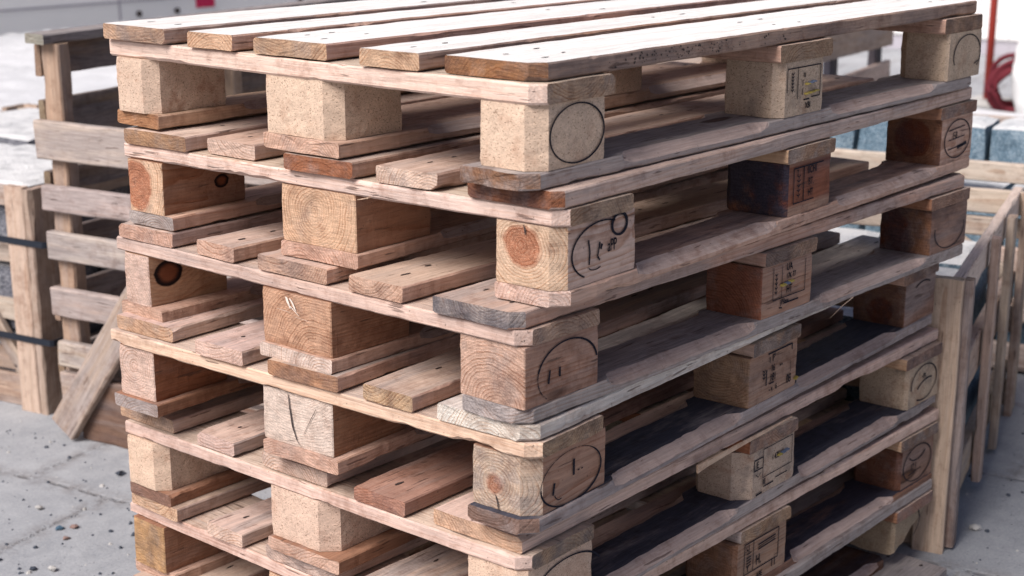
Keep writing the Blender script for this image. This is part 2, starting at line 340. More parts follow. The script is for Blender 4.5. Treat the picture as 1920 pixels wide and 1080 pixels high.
def board(name, parent, M, L, W, H, tint=PINK, cap=None, top=None, fx=(.2, .1, .6), fxcap=None, pith=None, core=0, knot=None, rough=1.0,
          cut=(0, 0, 0, 0), chamfer=None, nails=(), bow=0.0, twist=0., step=.010, label=None, chips=None, seed=None, skew=0., endrag=1., fxtop=None, worn=None, specks=()):
    """a sawn board: x 0..L, y 0..W, z 0..H, lofted from many wobbly sections so the edges are never ruler straight.
    cut = plan-corner chamfers (start y0, start yW, end y0, end yW); chamfer = [(x0,x1,depth,side)] worn top edges"""
    seed = seed if seed is not None else random.randint(1, 900)
    cap = cap or jit(tint, .08); top = top or tint
    if pith is None: pith = (W*random.uniform(.1, .9), random.choice((-1, 1))*random.uniform(.02, .11)+H/2)
    xs = {0.0, L, .004, L-.004}
    n = max(3, int(L/step))
    for i in range(1, n): xs.add(L*i/n)
    for c in cut[:2]:
        if c: xs.add(c)
    for c in cut[2:]:
        if c: xs.add(L-c)
    if chamfer:
        for (a, b, d, sd) in chamfer:
            for e in (a, a+.012, a+.03, b-.03, b-.012, b): xs.add(min(max(e, 0), L))
    xs = sorted(xs)
    be = .0018
    # random edge chips
    if chips is None:
        chips = [(random.uniform(0, L), random.uniform(.008, .035), random.uniform(.001, .0045)*rough, random.randint(0, 3)) for _ in range(int(3+L*8*rough))]+[(random.uniform(0, L), random.uniform(.025, .09), random.uniform(.005, .013), random.choice((2, 2, 3, 0))) for _ in range(1 if random.random() < .6*L else 0)]
        if random.random() < .5: chips += [(random.choice((0., L)), random.uniform(.012, .03), random.uniform(.004, .009), random.randint(0, 3))]
    ny = max(3, int(W/.018)); prof = []
    for i in range(ny+1): prof.append((i/ny, 1, 'T'))          # top, y rising
    for k in (.66, .33): prof.append((1, k, 'R'))
    for i in range(ny+1): prof.append((1-i/ny, 0, 'B'))
    for k in (.33, .66): prof.append((0, k, 'L'))
    P = len(prof); verts = []; faces = []; fk = []; cts = []
    for x in xs:
        y0 = 0.; y1 = W
        if cut[0] and x < cut[0]: y0 = cut[0]-x
        if cut[1] and x < cut[1]: y1 = W-(cut[1]-x)
        if cut[2] and x > L-cut[2]: y0 = max(y0, x-(L-cut[2]))
        if cut[3] and x > L-cut[3]: y1 = min(y1, W-(x-(L-cut[3])))
        y0 += .0010*rough*nz((x, 0, 1), 6, seed)+.0009*rough*nz((x, 0, 1), 90, seed); y1 += .0010*rough*nz((x, 1, 5), 6, seed)+.0009*rough*nz((x, 3, 1), 90, seed)
        zb = bow*math.sin(math.pi*x/L)
        ct = [0, 0]
        if chamfer:
            for (a, b, d, sd) in chamfer:
                if a < x < b:
                    q = min((x-a)/.028, (b-x)/.028, 1.); q = q*q*(3-2*q)
                    ct[sd] = max(ct[sd], d*q*(1+.13*nz((x, sd, 3), 16, seed)+.10*nz((x, sd, 5), 50, seed)))
        cts.append(ct)
        cc = [0, 0, 0, 0]
        for (cx, cw, cd, ce) in chips:
            q = 1-abs(x-cx)/cw
            if q > 0: cc[ce] = max(cc[ce], cd*min(1, q*2.6)*(.65+.5*nz((x, ce, 2), 130, seed)))
        for (fy, fz, sd) in prof:
            y = y0+(y1-y0)*fy; z = H*fz
            if sd in 'TB':
                if fy == 0: y += be
                elif fy == 1: y -= be
            else: pass
            if sd in 'LR': pass
            e = 0
            if sd == 'T':
                i0 = y-y0; i1 = y1-y
                if ct[0]: 
                    if fy == 0: y += ct[0]
                    elif i0 < ct[0]: y = y0+ct[0]+.0005*fy
                if ct[1]:
                    if fy == 1: y -= ct[1]
                    elif i1 < ct[1]: y = y1-ct[1]-.0005*(1-fy)
                if fy == 0: y += cc[0]
                if fy == 1: y -= cc[1]
                z += .0006*rough*nz((x, y, 2), 22, seed)
            if sd == 'B':
                if fy == 0: y += cc[2]+.0012
                if fy == 1: y -= cc[3]+.0012
                z += .0006*rough*nz((x, y, 9), 22, seed)
            if sd == 'L':
                if fz > .5:
                    z = max(.33*H, H*.66-max(ct[0]*.35, 0)); z = min(z, H-ct[0]*.62) if ct[0] else H*.9 - cc[0]*.6
                else: z = H*.12+cc[2]*.6
            if sd == 'R':
                if fz > .5:
                    z = min(H*.66, H-ct[1]*.62) if ct[1] else H*.9 - cc[1]*.6
                else: z = H*.12+cc[3]*.6
            xx = x + skew*(fy-.5)
            if x == 0 or x == L:
                xx += endrag*(.0012*nz((fy*W, z, seed), 90, seed)+.0016*nz((fy*W, z, seed), 22, seed+3))
            zz = z+zb+twist*(x/L-.5)*(fy-.5)
            verts.append((xx, y, zz))
    ns = len(xs)
    for i in range(ns-1):
        for k in range(P):
            k2 = (k+1) % P
            faces.append((i*P+k, i*P+k2, (i+1)*P+k2, (i+1)*P+k))
            if (k == P-1 and cts[i][0]+cts[i+1][0] > .004) or (k == ny and cts[i][1]+cts[i+1][1] > .004): fk.append(4); continue
            slope = prof[k][2] == 'T' and prof[k2][2] == 'T'
            is_cut = (cut[0] and xs[i] < cut[0]-1e-6 and prof[k][2] in 'L' and prof[k2][2] in 'LT')
            fk.append(2 if slope else (1 if is_cut else 0))
    for end in (0, ns-1):
        c = len(verts); ring = [end*P+k for k in range(P)]
        m = [sum(verts[r][a] for r in ring)/P for a in range(3)]
        verts.append(tuple(m))
        for k in range(P):
            a, b = ring[k], ring[(k+1) % P]
            faces.append((c, b, a) if end == 0 else (c, a, b)); fk.append(1)
    # dark nail heads / torn nail dents on the top face
    for (nx, ny_, rx, ry) in nails:
        c = len(verts); z0 = H+.0007+bow*math.sin(math.pi*nx/L)
        K = 9
        for k in range(K):
            a = 2*math.pi*k/K; q = random.uniform(.65, 1.15)
            verts.append((nx+rx*q*math.cos(a), ny_+ry*q*math.sin(a), z0))
        faces.append(tuple(range(c, c+K))); fk.append(3)
    for (sx_, sz_, sr_) in specks:              # black mould spots on the near edge
        c = len(verts); yy = .0010*rough*nz((sx_, 0, 1), 6, seed)+.0009*rough*nz((sx_, 0, 1), 90, seed)-.0009
        for q in range(7): a = 2*math.pi*q/7; rr = sr_*random.uniform(.6, 1.2); verts.append((sx_+rr*math.cos(a)*1.2, yy, sz_+rr*math.sin(a)))
        faces.append(tuple(range(c, c+7))); fk.append(3)
    o = finish_piece(name, verts, faces, fk, 0, tint, cap, top, fx, pith, seed, core, knot, parent, M, axis=0, fxcap=fxcap, fxtop=fxtop, worn=worn)
    if label: o['label'] = label
    return o

def vblock(name, parent, M, A, B, H, tint=PINK, cap=None, fx=(.15, .1, .9), fxcap=None, pith=None, core=0, knot=None, chip=False, ch=(0, 0, 0, 0), rough=1., label=None, seed=None, wedge=None, cracks=(), torn=()):
    """spacer block: x 0..A (grain), y 0..B, z 0..H; ch = plan chamfers at corners (0,0),(A,0),(A,B),(0,B)"""
    seed = seed if seed is not None else random.randint(1, 900)
    cap = cap or tint
    if pith is None: pith = (B*random.uniform(.2, .8), H*random.uniform(.2, .8))
    be = .0015
    c = [max(q, be) for q in ch]
    corners = [((c[0], 0), (A-c[1], 0)), ((A, c[1]), (A, B-c[2])), ((A-c[2], B), (c[3], B)), ((0, B-c[3]), (0, c[0]))]
    prof = []
    for (p, q) in corners:
        d = math.dist(p, q); n = max(1, int(d/.0085))
        for i in range(n+1): prof.append((p[0]+(q[0]-p[0])*i/n, p[1]+(q[1]-p[1])*i/n))
    P = len(prof); nzs = int(H/.0075); zs = [H*i/nzs for i in range(nzs+1)]
    amp = (.0011 if chip else .0008)*rough
    verts = []; faces = []; fk = []
    for iz, z in enumerate(zs):
        for (x, y) in prof:
            cx, cy = x-A/2, y-B/2; l = math.hypot(cx, cy)
            nn = amp*(nz((x, y, z), 120, seed)*.8+nz((x, y, z), 32, seed+5))
            # edges break away a little more than faces
            ex = min(min(x, A-x), .02)/.02; ey = min(min(y, B-y), .02)/.02
            if ex < .15 and ey < .15: nn -= (.002*max(0, nz((x, y, z), 45, seed+9))*rough+.0006*rough)
            if (iz == 0 or iz == nzs): nn -= .0006
            X, Y, Zz = x+cx/l*nn, y+cy/l*nn, z
            if wedge:                     # snapped off: lower edge runs up towards x = A
                lim = wedge[0]+(wedge[1]-wedge[0])*(x/A)+.006*nz((x, y, 0), 60, seed)
                Zz = max(z, lim) if z < lim else z
            verts.append((X, Y, Zz))
    for i in range(nzs):
        for k in range(P):
            k2 = (k+1) % P
            faces.append((i*P+k, i*P+k2, (i+1)*P+k2, (i+1)*P+k))
            dx = prof[k2][0]-prof[k][0]; dy = prof[k2][1]-prof[k][1]
            fk.append(1 if abs(dy) > abs(dx)*.5 else 0)
    faces.append(tuple(reversed(range(P)))); fk.append(0)
    faces.append(tuple(range(nzs*P, nzs*P+P))); fk.append(0)
    for lst, kind in ((cracks, 3), (torn, 5)):         # open splits / torn pale fibres on the end face
        for (w, *pts) in lst:
            dense = []
            for (a, b) in zip(pts, pts[1:]):
                for q in range(6): dense.append((a[0]+(b[0]-a[0])*q/6+random.uniform(-.0006, .0006), a[1]+(b[1]-a[1])*q/6))
            dense.append(pts[-1]); c0_ = len(verts); nd = len(dense)
            for q, (yy, zz) in enumerate(dense):
                ww = w*(.25+math.sin(math.pi*min(1, .15+q/nd))*random.uniform(.6, 1.1))/2
                verts.append((-.0019, yy-ww, zz)); verts.append((-.0019, yy+ww, zz+ww*.3))
            for q in range(nd-1): faces.append((c0_+2*q, c0_+2*q+1, c0_+2*q+3, c0_+2*q+2)); fk.append(kind)
    o = finish_piece(name, verts, faces, fk, 0, tint, cap, tint, fx, pith, seed, core, knot, parent, M, axis=0, fxcap=fxcap, mat=CHIP if chip else WOOD)
    if label: o['label'] = label
    return o

# ------------------------------------------------------------------ stamps on the blocks (local: x right, y up, metres, on the -v face)
_font_cache = {}
def text_polys(txt, size):
    cu = D.curves.new('lettering', 'FONT'); cu.body = txt; cu.size = size; cu.align_x = 'LEFT'
    ob = D.objects.new('lettering', cu); COL.objects.link(ob)
    dg = bpy.context.evaluated_depsgraph_get(); me = D.meshes.new_from_object(ob.evaluated_get(dg))
    vs = [(v.co.x, v.co.y) for v in me.vertices]; fs = [tuple(p.vertices) for p in me.polygons]
    D.objects.remove(ob); D.curves.remove(cu); D.meshes.remove(me)
    return vs, fs
class Stamp:
    def __init__(s): s.v = []; s.f = []
    def line(s, x0, y0, x1, y1, w=.0016):
        d = math.hypot(x1-x0, y1-y0) or 1; nx, ny = -(y1-y0)/d*w/2, (x1-x0)/d*w/2; b = len(s.v)
        s.v += [(x0+nx, y0+ny), (x0-nx, y0-ny), (x1-nx, y1-ny), (x1+nx, y1+ny)]; s.f.append((b, b+1, b+2, b+3))
    def poly(s, pts, w=.0016):
        for a, b in zip(pts, pts[1:]): s.line(*a, *b, w)
    def arc(s, cx, cy, rx, ry, a0, a1, w=.0024, n=56):
        b = len(s.v)
        for i in range(n+1):
            a = math.radians(a0+(a1-a0)*i/n); ww = .85*w*(1+.25*math.sin(a*2.3+1))
            for q in (-.5, .5): s.v.append((cx+(rx+q*ww)*math.cos(a), cy+(ry+q*ww)*math.sin(a)))
        for i in range(n): s.f.append((b+2*i, b+2*i+1, b+2*i+3, b+2*i+2))
    def text(s, txt, x, y, size, sx=.75, bold=True):
        vs, fs = text_polys(txt, size); b = len(s.v)
        s.v += [(x+a*sx, y+c) for a, c in vs]; s.f += [tuple(i+b for i in p) for p in fs]
        if bold:
            b = len(s.v); s.v += [(x+a*sx+.0007, y+c+.0003) for a, c in vs]; s.f += [tuple(i+b for i in p) for p in fs]
    def build(s, block, x0, z0, fade=.36, lift=.0014):
        fade += .045 if fade > .1 else 0
        me = D.meshes.new('ink_stamp'); me.from_pydata([(x0+a, -lift, z0+c) for a, c in s.v], [], s.f)
        setattr_(me, 'fade', 'FLOAT', 'POINT', np.full(len(s.v), fade))
        return link('ink_stamp', me, block, Matrix.Identity(4), (INK,))
def plug(block, x, z, w, cols, h=.0024):
    me = D.meshes.new('plastic_tag'); vs = []; fs = []; mi = []
    for i in range(3):
        a = x+w*i/3; b = x+w*(i+1)/3-.0006; dz = .001*i
        q = len(vs)
        for (yy, g) in ((-.0040, 0), (-.0062, .0008)):
            vs += [(a+g, yy, z+dz+g), (b-g, yy, z+dz+g), (b-g, yy, z+dz+h-g), (a+g, yy, z+dz+h-g)]
        vs += [(a, .002, z+dz), (b, .002, z+dz), (b, .002, z+dz+h), (a, .002, z+dz+h)]
        for s_, t_ in ((q, q+4), (q+8, q)):
            for k in range(4): fs.append((s_+k, s_+(k+1) % 4, t_+(k+1) % 4, t_+k)); mi.append(cols[i])
        fs.append((q+4, q+5, q+6, q+7)); mi.append(cols[i])
    me.from_pydata(vs, [], fs); me.polygons.foreach_set('material_index', mi)
    link('plastic_tag', me, block, Matrix.Identity(4), (YEL, BLU))

# ------------------------------------------------------------------ the pallets (local: x length 1.2, y width .8, z 0 base .. .144)
POSE = [(0.0, 0.0, 0.0, 0.0, 0.0, 0.0), (.0179, -.0216, .0241, -.0019, -.0047, -.0013), (-.0151, .0084, -.0133, -.0047, -.0051, -.0050),
        (-.0020, .0033, .0360, -.0001, .0028, -.0011), (.0056, .0247, .0061, -.0129, -.0003, .0025), (.0017, .0394, -.0101, -.0146, .0031, -.0043),
        (-.006, .020, .004, -.006, 0, 0)]
LABEL = ['topmost wooden pallet with bleached white deck boards and chipboard blocks', 'second wooden pallet from the top with an orange ringed near corner block',
         'third wooden pallet from the top with a big dark knot on its left block', 'fourth wooden pallet from the top with a whitewashed cracked middle block and number 08 stamp',
         'fifth wooden pallet from the top with chipboard blocks and a reddish deck board', 'sixth wooden pallet from the top, cut by the bottom of the photo, number 11 stamp',
         'bottom wooden pallet of the stack with its far corner block snapped off']
# deck boards near to far: (u_start, v_right, v_left) in mm
DECK = [[(8, 3, 148), (-3, 182, 282), (0, 347, 484), (-6, 522, 616), (-10, 660, 802)],
        [(-4, 0, 137), (0, 191, 293), (-8, 328, 454), (10, 530, 630), (-4, 659, 795)],
        [(-6, 2, 140), (-2, 196, 295), (0, 338, 477), (0, 528, 612), (-1, 667, 792)],
        [(-2, 0, 151), (-2, 190, 279), (-6, 321, 453), (-6, 504, 603), (8, 669, 796)],
        [(9, 8, 159), (0, 201, 296), (6, 355, 489), (2, 545, 630), (8, 691, 825)],
        [(0, 0, 145), (-4, 186, 286), (0, 328, 472), (-6, 522, 601), (-8, 670, 790)],
        [(0, 0, 145), (0, 186, 286), (0, 328, 472), (0, 514, 614), (0, 655, 800)]]
DTINT = [[(BLEACH, (.36, .20, .10)), (BLEACH, TAN), (BLEACH, YELLOWW), (BLEACH, TAN), (BLEACH, TAN)],
         [(PALE, (.30, .14, .08)), (PINK, PALE), (PINK, RBROWN), (PINK, PALE), (PALE, (.42, .27, .17))],
         [(PINK, GREY), (PINK, PINK), (PINK, PINK), (PINK, PINK), (PALE, PINK)],
         [(WHITEW, WHITEW), (PINK, YELLOWW), (PINK, (.46, .28, .18)), (PALE, PALE), (PALE, TAN)],
         [(PALE, TAN), ((.40, .25, .20), (.43, .25, .185)), (PALE, PALE), (PALE, PALE), (PALE, TAN)],
         [(PALE, PALE), (PALE, PALE), (PALE, PALE), (PALE, PALE), (PINK, TAN)],
         [(GREY, GREY), (PINK, PINK), (PINK, PINK), (PINK, PINK), (PINK, PINK)]]
SF = (.70, .56, .485)
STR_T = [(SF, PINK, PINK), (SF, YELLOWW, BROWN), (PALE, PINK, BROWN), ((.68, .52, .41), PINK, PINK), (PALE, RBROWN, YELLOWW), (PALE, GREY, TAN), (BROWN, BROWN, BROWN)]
# bottom boards (near, mid, left): side tint, cap tint, weather, stain
BOT = [[(GREY, (.28, .17, .11), .75, .25), (PINK, PINK, .3, .2), (TAN, (.42, .24, .14), .2, .1)],
       [(PINK, PALE, .45, .45), (PINK, PINK, .3, .1), (PINK, GREY, .1, .1)],
       [(GREY, GREY, .9, .25), (PINK, (.62, .52, .46), .3, .1), (PINK, PINK, .1, .3)],
       [(GREY, (.27, .19, .16), .5, .85), (PINK, PINK, .3, .2), (BROWN, GREY, .3, .1)],
       [(GREY, GREY, .4, .8), (BROWN, PINK, .3, .2), (BROWN, (.28, .18, .14), .3, .1)],
       [(BROWN, GREY, .4, .8), (PINK, PINK, .3, .2), (PINK, PINK, .3, .1)],
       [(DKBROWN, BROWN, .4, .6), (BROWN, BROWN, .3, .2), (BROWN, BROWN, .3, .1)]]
# blocks: key (row, col): row 0 near v=0, 1 mid, 2 left; col 0 u=0, 1 mid, 2 far
c0 = dict(chip=True)
BLK = {
 0: {(0, 0): dict(chip=True, ch=(.020, 0, .004, .004)), (1, 0): dict(chip=True, ch=(.020, .004, .004, .004)), (2, 0): dict(chip=True, ch=(.018, .004, .004, .004), fx=(.6, .1, 0)),
     (0, 1): dict(chip=True, ch=(.014, .003, 0, .003), tint=(.56, .43, .325), fx=(.4, .35, 0)), (0, 2): dict(chip=True, ch=(.004, 0, 0, .018), tint=(.54, .415, .31), fx=(.3, .3, 0)), 'rest': dict(chip=True)},
 1: {(2, 0): dict(tint=BROWN, cap=(.64, .47, .345), pith=(.058, .040), core=.036, knot=(.112, .004, .036, .012)), (1, 0): dict(tint=BROWN, cap=(.62, .44, .315), pith=(.075, .047)),
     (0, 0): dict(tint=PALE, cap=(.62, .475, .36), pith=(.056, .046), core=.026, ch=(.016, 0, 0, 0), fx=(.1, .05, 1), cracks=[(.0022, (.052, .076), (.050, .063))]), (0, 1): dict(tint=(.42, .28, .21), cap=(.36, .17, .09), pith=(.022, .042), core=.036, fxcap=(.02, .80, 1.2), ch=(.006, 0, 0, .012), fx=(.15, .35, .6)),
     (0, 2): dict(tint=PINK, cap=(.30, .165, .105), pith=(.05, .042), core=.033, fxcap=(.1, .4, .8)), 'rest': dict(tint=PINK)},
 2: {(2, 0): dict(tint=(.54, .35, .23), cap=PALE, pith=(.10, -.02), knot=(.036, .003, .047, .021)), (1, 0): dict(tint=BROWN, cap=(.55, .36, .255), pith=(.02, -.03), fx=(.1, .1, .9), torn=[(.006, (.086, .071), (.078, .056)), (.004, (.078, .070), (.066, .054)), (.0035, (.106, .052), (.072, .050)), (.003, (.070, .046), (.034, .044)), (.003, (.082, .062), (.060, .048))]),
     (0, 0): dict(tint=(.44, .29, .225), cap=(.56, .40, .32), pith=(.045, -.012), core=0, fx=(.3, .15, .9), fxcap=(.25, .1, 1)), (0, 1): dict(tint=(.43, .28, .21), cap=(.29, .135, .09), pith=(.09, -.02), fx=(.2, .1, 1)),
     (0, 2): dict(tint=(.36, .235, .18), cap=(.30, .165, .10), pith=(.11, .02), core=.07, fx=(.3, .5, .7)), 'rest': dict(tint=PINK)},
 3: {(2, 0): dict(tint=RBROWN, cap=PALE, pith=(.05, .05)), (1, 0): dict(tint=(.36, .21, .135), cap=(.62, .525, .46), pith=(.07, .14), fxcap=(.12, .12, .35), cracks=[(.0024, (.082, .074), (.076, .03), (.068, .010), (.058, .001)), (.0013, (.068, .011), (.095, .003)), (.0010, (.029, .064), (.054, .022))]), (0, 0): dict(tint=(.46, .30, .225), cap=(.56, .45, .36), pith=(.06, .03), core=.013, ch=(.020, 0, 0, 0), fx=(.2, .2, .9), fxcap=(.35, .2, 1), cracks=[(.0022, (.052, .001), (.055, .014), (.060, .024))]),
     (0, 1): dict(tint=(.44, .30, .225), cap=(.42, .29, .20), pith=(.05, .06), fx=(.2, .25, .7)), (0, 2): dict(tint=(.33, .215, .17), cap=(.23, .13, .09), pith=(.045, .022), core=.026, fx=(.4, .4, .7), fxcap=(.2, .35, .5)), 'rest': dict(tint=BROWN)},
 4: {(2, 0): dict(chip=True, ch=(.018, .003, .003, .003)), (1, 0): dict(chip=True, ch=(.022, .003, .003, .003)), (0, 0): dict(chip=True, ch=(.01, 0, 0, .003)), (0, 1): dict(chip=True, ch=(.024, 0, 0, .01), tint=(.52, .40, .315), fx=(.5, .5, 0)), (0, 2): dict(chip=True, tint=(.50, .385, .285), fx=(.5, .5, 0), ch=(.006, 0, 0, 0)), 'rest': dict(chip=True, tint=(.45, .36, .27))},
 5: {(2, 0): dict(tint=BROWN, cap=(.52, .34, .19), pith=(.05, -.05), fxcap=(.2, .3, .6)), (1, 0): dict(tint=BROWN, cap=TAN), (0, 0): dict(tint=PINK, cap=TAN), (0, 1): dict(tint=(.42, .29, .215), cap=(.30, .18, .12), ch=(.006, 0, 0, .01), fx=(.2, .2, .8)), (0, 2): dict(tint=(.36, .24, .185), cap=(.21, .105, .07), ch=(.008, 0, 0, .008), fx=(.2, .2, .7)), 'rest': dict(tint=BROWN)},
 6: {(0, 2): dict(chip=True, wedge=(.012, .066), tint=(.40, .31, .22), fx=(.4, .4, 0)), 'rest': dict(tint=BROWN)},
}
BPOS = {  # measured block corners in mm: (u0, v0) ; default nominal
 0: {(0, 0): (2, 0, 130, 91), (1, 0): (3, 338, 128, 132), (2, 0): (-4, 708, 140, 80), (0, 1): (537, -2, 122, 92), (0, 2): (1070, -4, 130, 93)},
 1: {(0, 0): (2, 2, 158, 98), (1, 0): (0, 332, 148, 140), (2, 0): (-3, 718, 160, 78), (0, 1): (538, 0, 134, 105), (0, 2): (1066, 0, 132, 100)},
 2: {(0, 0): (4, 0, 145, 106), (1, 0): (-2, 331, 150, 138), (2, 0): (0, 729, 148, 60), (0, 1): (530, 0, 142, 96), (0, 2): (1062, 0, 139, 95)},
 3: {(0, 0): (4, 2, 157, 97), (1, 0): (4, 342, 148, 136), (2, 0): (3, 711, 145, 80), (0, 1): (527, 0, 150, 97), (0, 2): (1070, 0, 130, 98)},
 4: {(0, 0): (4, 2, 145, 95), (1, 0): (2, 350, 145, 122), (2, 0): (-4, 714, 145, 84), (0, 1): (528, 0, 150, 93), (0, 2): (1072, 0, 128, 94)},
 5: {(2, 0): (-7, 712, 145, 78), (0, 2): (1065, 2, 132, 94), (0, 1): (524, 0, 150, 97)}, 6: {(0, 2): (1062, 4, 120, 92)}}

blocks = {}
Rz90 = Matrix.Rotation(math.pi/2, 4, 'Z')
for k in range(7):
    px, py, yaw, dz, ta, tb = POSE[k]
    z = 1.008-.144*(k+1)+dz
    # plane tilt about the pallet centre
    base = Matrix.Translation((px, py, z)) @ Matrix.Rotation(yaw, 4, 'Z') @ T(.6, .4, 0) @ Matrix.Rotation(ta, 4, 'X') @ Matrix.Rotation(-tb, 4, 'Y') @ T(-.6, -.4, 0)
    p = thing('wooden_pallet', LABEL[k], 'pallet', mat=base, group='pallets stacked in one pile')
    top0 = .148 if k == 0 else .144
    # deck
    for i, (u0, v0, v1) in enumerate(DECK[k]):
        u0, v0, v1 = u0/1000, v0/1000, v1/1000
        dt, dc = DTINT[k][i]
        L = 1.2-u0+random.uniform(-.006, .006); W = v1-v0
        nails = []
        for ux in (.05, .11, .57, .64, 1.09, 1.15):
            for q in ((.3, .7) if W > .11 else (.5,)):
                if random.random() < .8: nails.append((ux+random.uniform(-.012, .012), W*q+random.uniform(-.01, .01), random.uniform(.004, .0105), random.uniform(.002, .0032)))
        cut = [0, 0, 0, 0]
        if i == 0 and k in (0, 2, 3, 1): cut[0] = {0: .016, 1: .012, 2: .014, 3: .018}[k]; cut[2] = .014
        tp = BLEACH if k == 0 else jit(dt if dt is not PINK else (.56, .43, .36))
        side = jit(PINK if k == 0 else dt)
        if k == 0 and i == 0: side = (.43, .32, .26)
        specks = [(min(.78, .13+abs(random.gauss(.17, .13))), random.uniform(.004, .0185), random.choice((.0006, .0008, .0011, .0016))) for _ in range(120)] if (k == 0 and i == 0) else ()
        o = board('deck_board', p, T(u0, v0, top0-.022), L, W, .0215, tint=side, cap=jit(dc, .05), top=tp,
                  fx=(random.uniform(.05, .5), .40 if (k == 0 and i == 0) else random.choice((.05, .1, .2, .3)), .6), fxtop=(random.uniform(.1, .5) if k else .04, random.choice((.05, .1, .22)) if k else .05, .35), fxcap=(random.uniform(.05, .3), .36 if (i == 0 and k < 2) else (.55 if (k == 2 and i == 0) else random.choice((.05, .12, .25, .36))), .95), nails=nails, cut=cut,
                  bow=random.uniform(-.0005, .001), label=('split reddish deck board' if (k == 4 and i == 1) else 'white deck board' if (k == 3 and i == 0) else None),
                  specks=specks, skew=random.uniform(-.003, .003))
    # stringers, laid across
    for c, (ux, sw) in enumerate(((0, .145), (.5275, .145), (1.055, .145))):
        st = STR_T[k][c]
        ext = .003
        ov = 0 if c != 1 else .006
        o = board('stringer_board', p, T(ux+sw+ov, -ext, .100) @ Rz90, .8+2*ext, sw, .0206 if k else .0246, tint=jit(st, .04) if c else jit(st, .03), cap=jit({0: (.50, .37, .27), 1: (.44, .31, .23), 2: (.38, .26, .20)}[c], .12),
                  top=jit((.60, .49, .41)), fx=(random.uniform(.05, .25), random.choice((.05, .1, .2)), .55), fxcap=(random.uniform(.1, .45), random.choice((.15, .3, .42)), 1.0), cut=(0, .016 if (c == 0 and k in (0, 1, 2, 3, 4)) else 0, 0, 0), rough=1.25, bow=-.0008, label=None,
                  pith=(sw*random.uniform(.2, .8), random.choice((-.035, .06))))
    # blocks
    for r in range(3):
        for c in range(3):
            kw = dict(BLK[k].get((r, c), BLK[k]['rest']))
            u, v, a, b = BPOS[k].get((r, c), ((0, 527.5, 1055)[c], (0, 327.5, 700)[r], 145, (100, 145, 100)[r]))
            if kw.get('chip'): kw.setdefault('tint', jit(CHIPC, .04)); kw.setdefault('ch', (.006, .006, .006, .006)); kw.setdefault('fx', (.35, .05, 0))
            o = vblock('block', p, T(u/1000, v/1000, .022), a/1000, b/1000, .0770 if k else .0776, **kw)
            blocks[(k, r, c)] = (o, a/1000, .0778)
    # bottom boards
    for r, (v, w) in enumerate(((-1, 101), (328, 145), (699, 101))):
        bt, bc, we, sn = BOT[k][r]
        u0 = random.uniform(-.007, .003); L = 1.2-u0+random.uniform(-.004, .004)
        if k == 6 and r == 0: L = 1.075; v = 22
        if k == 0 and r == 0: u0 = -.012; w = 108
        cham = []
        for (a, b) in ((.16, .515), (.69, 1.05)):
            a += random.uniform(-.008, .01)-u0; b += random.uniform(-.01, .008)-u0
            for sd in (0, 1): cham.append((a, b, random.uniform(.012, .017), sd))
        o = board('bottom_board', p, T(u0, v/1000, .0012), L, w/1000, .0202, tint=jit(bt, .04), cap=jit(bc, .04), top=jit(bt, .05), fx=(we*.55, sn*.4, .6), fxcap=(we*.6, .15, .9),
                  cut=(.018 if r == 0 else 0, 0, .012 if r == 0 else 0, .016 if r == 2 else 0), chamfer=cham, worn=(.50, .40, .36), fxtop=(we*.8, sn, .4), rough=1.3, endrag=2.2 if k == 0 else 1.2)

# splinters torn from the lower edges
def splinter(pal_k, pts, w=.003):
    vs = []; fs = []
    n = len(pts)
    for i, q in enumerate(pts):
        ww = w*(1-.8*i/(n-1)); 
        for (a, b) in ((-1, -1), (1, -1), (1, 1), (-1, 1)): vs.append((q[0]+a*ww*.15, q[1]+a*ww*.35, q[2]+b*ww))
    for i in range(n-1):
        for j in range(4): fs.append((4*i+j, 4*i+(j+1) % 4, 4*i+4+(j+1) % 4, 4*i+4+j))
    fs.append((3, 2, 1, 0)); fs.append(tuple(range(4*n-4, 4*n)))
    par = [o for o in COL.objects if o.get('label') == LABEL[pal_k]][0]
    finish_piece('splinter', vs, fs, [0]*len(fs), 0, (.62, .48, .37), PALE, PALE, (.05, 0, .4), (.05, .05), 3, 0, None, par, Matrix.Identity(4))
splinter(3, [(.64, -.004, .1405), (.57, -.007, .1395), (.50, -.008, .1375)], .0016)
splinter(2, [(.80, -.002, .003), (.76, -.006, -.002), (.715, -.010, -.012)], .0009)
splinter(4, [(.385, -.0065, .1245), (.41, -.006, .1255), (.48, -.005, .1262), (.56, -.004, .1268), (.66, -.002, .127)], .0058)
splinter(1, [(.012, .30, .104), (-.004, .305, .100), (-.010, .318, .097)], .0015)

# ink stamps on the long side
def S(k, c): return blocks[(k, 0, c)]
def ell(k, c, cx=.5, cz=.5, rx=.43, rz=.44, a0=0, a1=360, fade=.30, w=.0026, extra=None):
    o, a, h = S(k, c); s = Stamp(); s.arc(cx*a, cz*h, rx*a, rz*h, a0, a1, w)
    if extra: extra(s, a, h)
    s.build(o, 0, 0, fade); return o
ell(0, 0, .56, .5, .40, .455, 0, 360, .08, .0028)
def ex_a(s, a, h):
    s.poly([(.35*a, .70*h), (.37*a, .5*h), (.36*a, .3*h)], .003); s.poly([(.50*a, .62*h), (.47*a, .40*h), (.50*a, .33*h)], .0028); s.poly([(.53*a, .58*h), (.51*a, .50*h)], .004)
    s.arc(.44*a, .26*h, .08*a, .06*h, 190, 330, .002); s.text('aPP', .60*a, .42*h, .022, .6)
    s.arc(.76*a, .82*h, .10*a, .17*h, 0, 360, .005)
ell(1, 0, .52, .5, .38, .45, 62, 235, .28, .0032, ex_a)
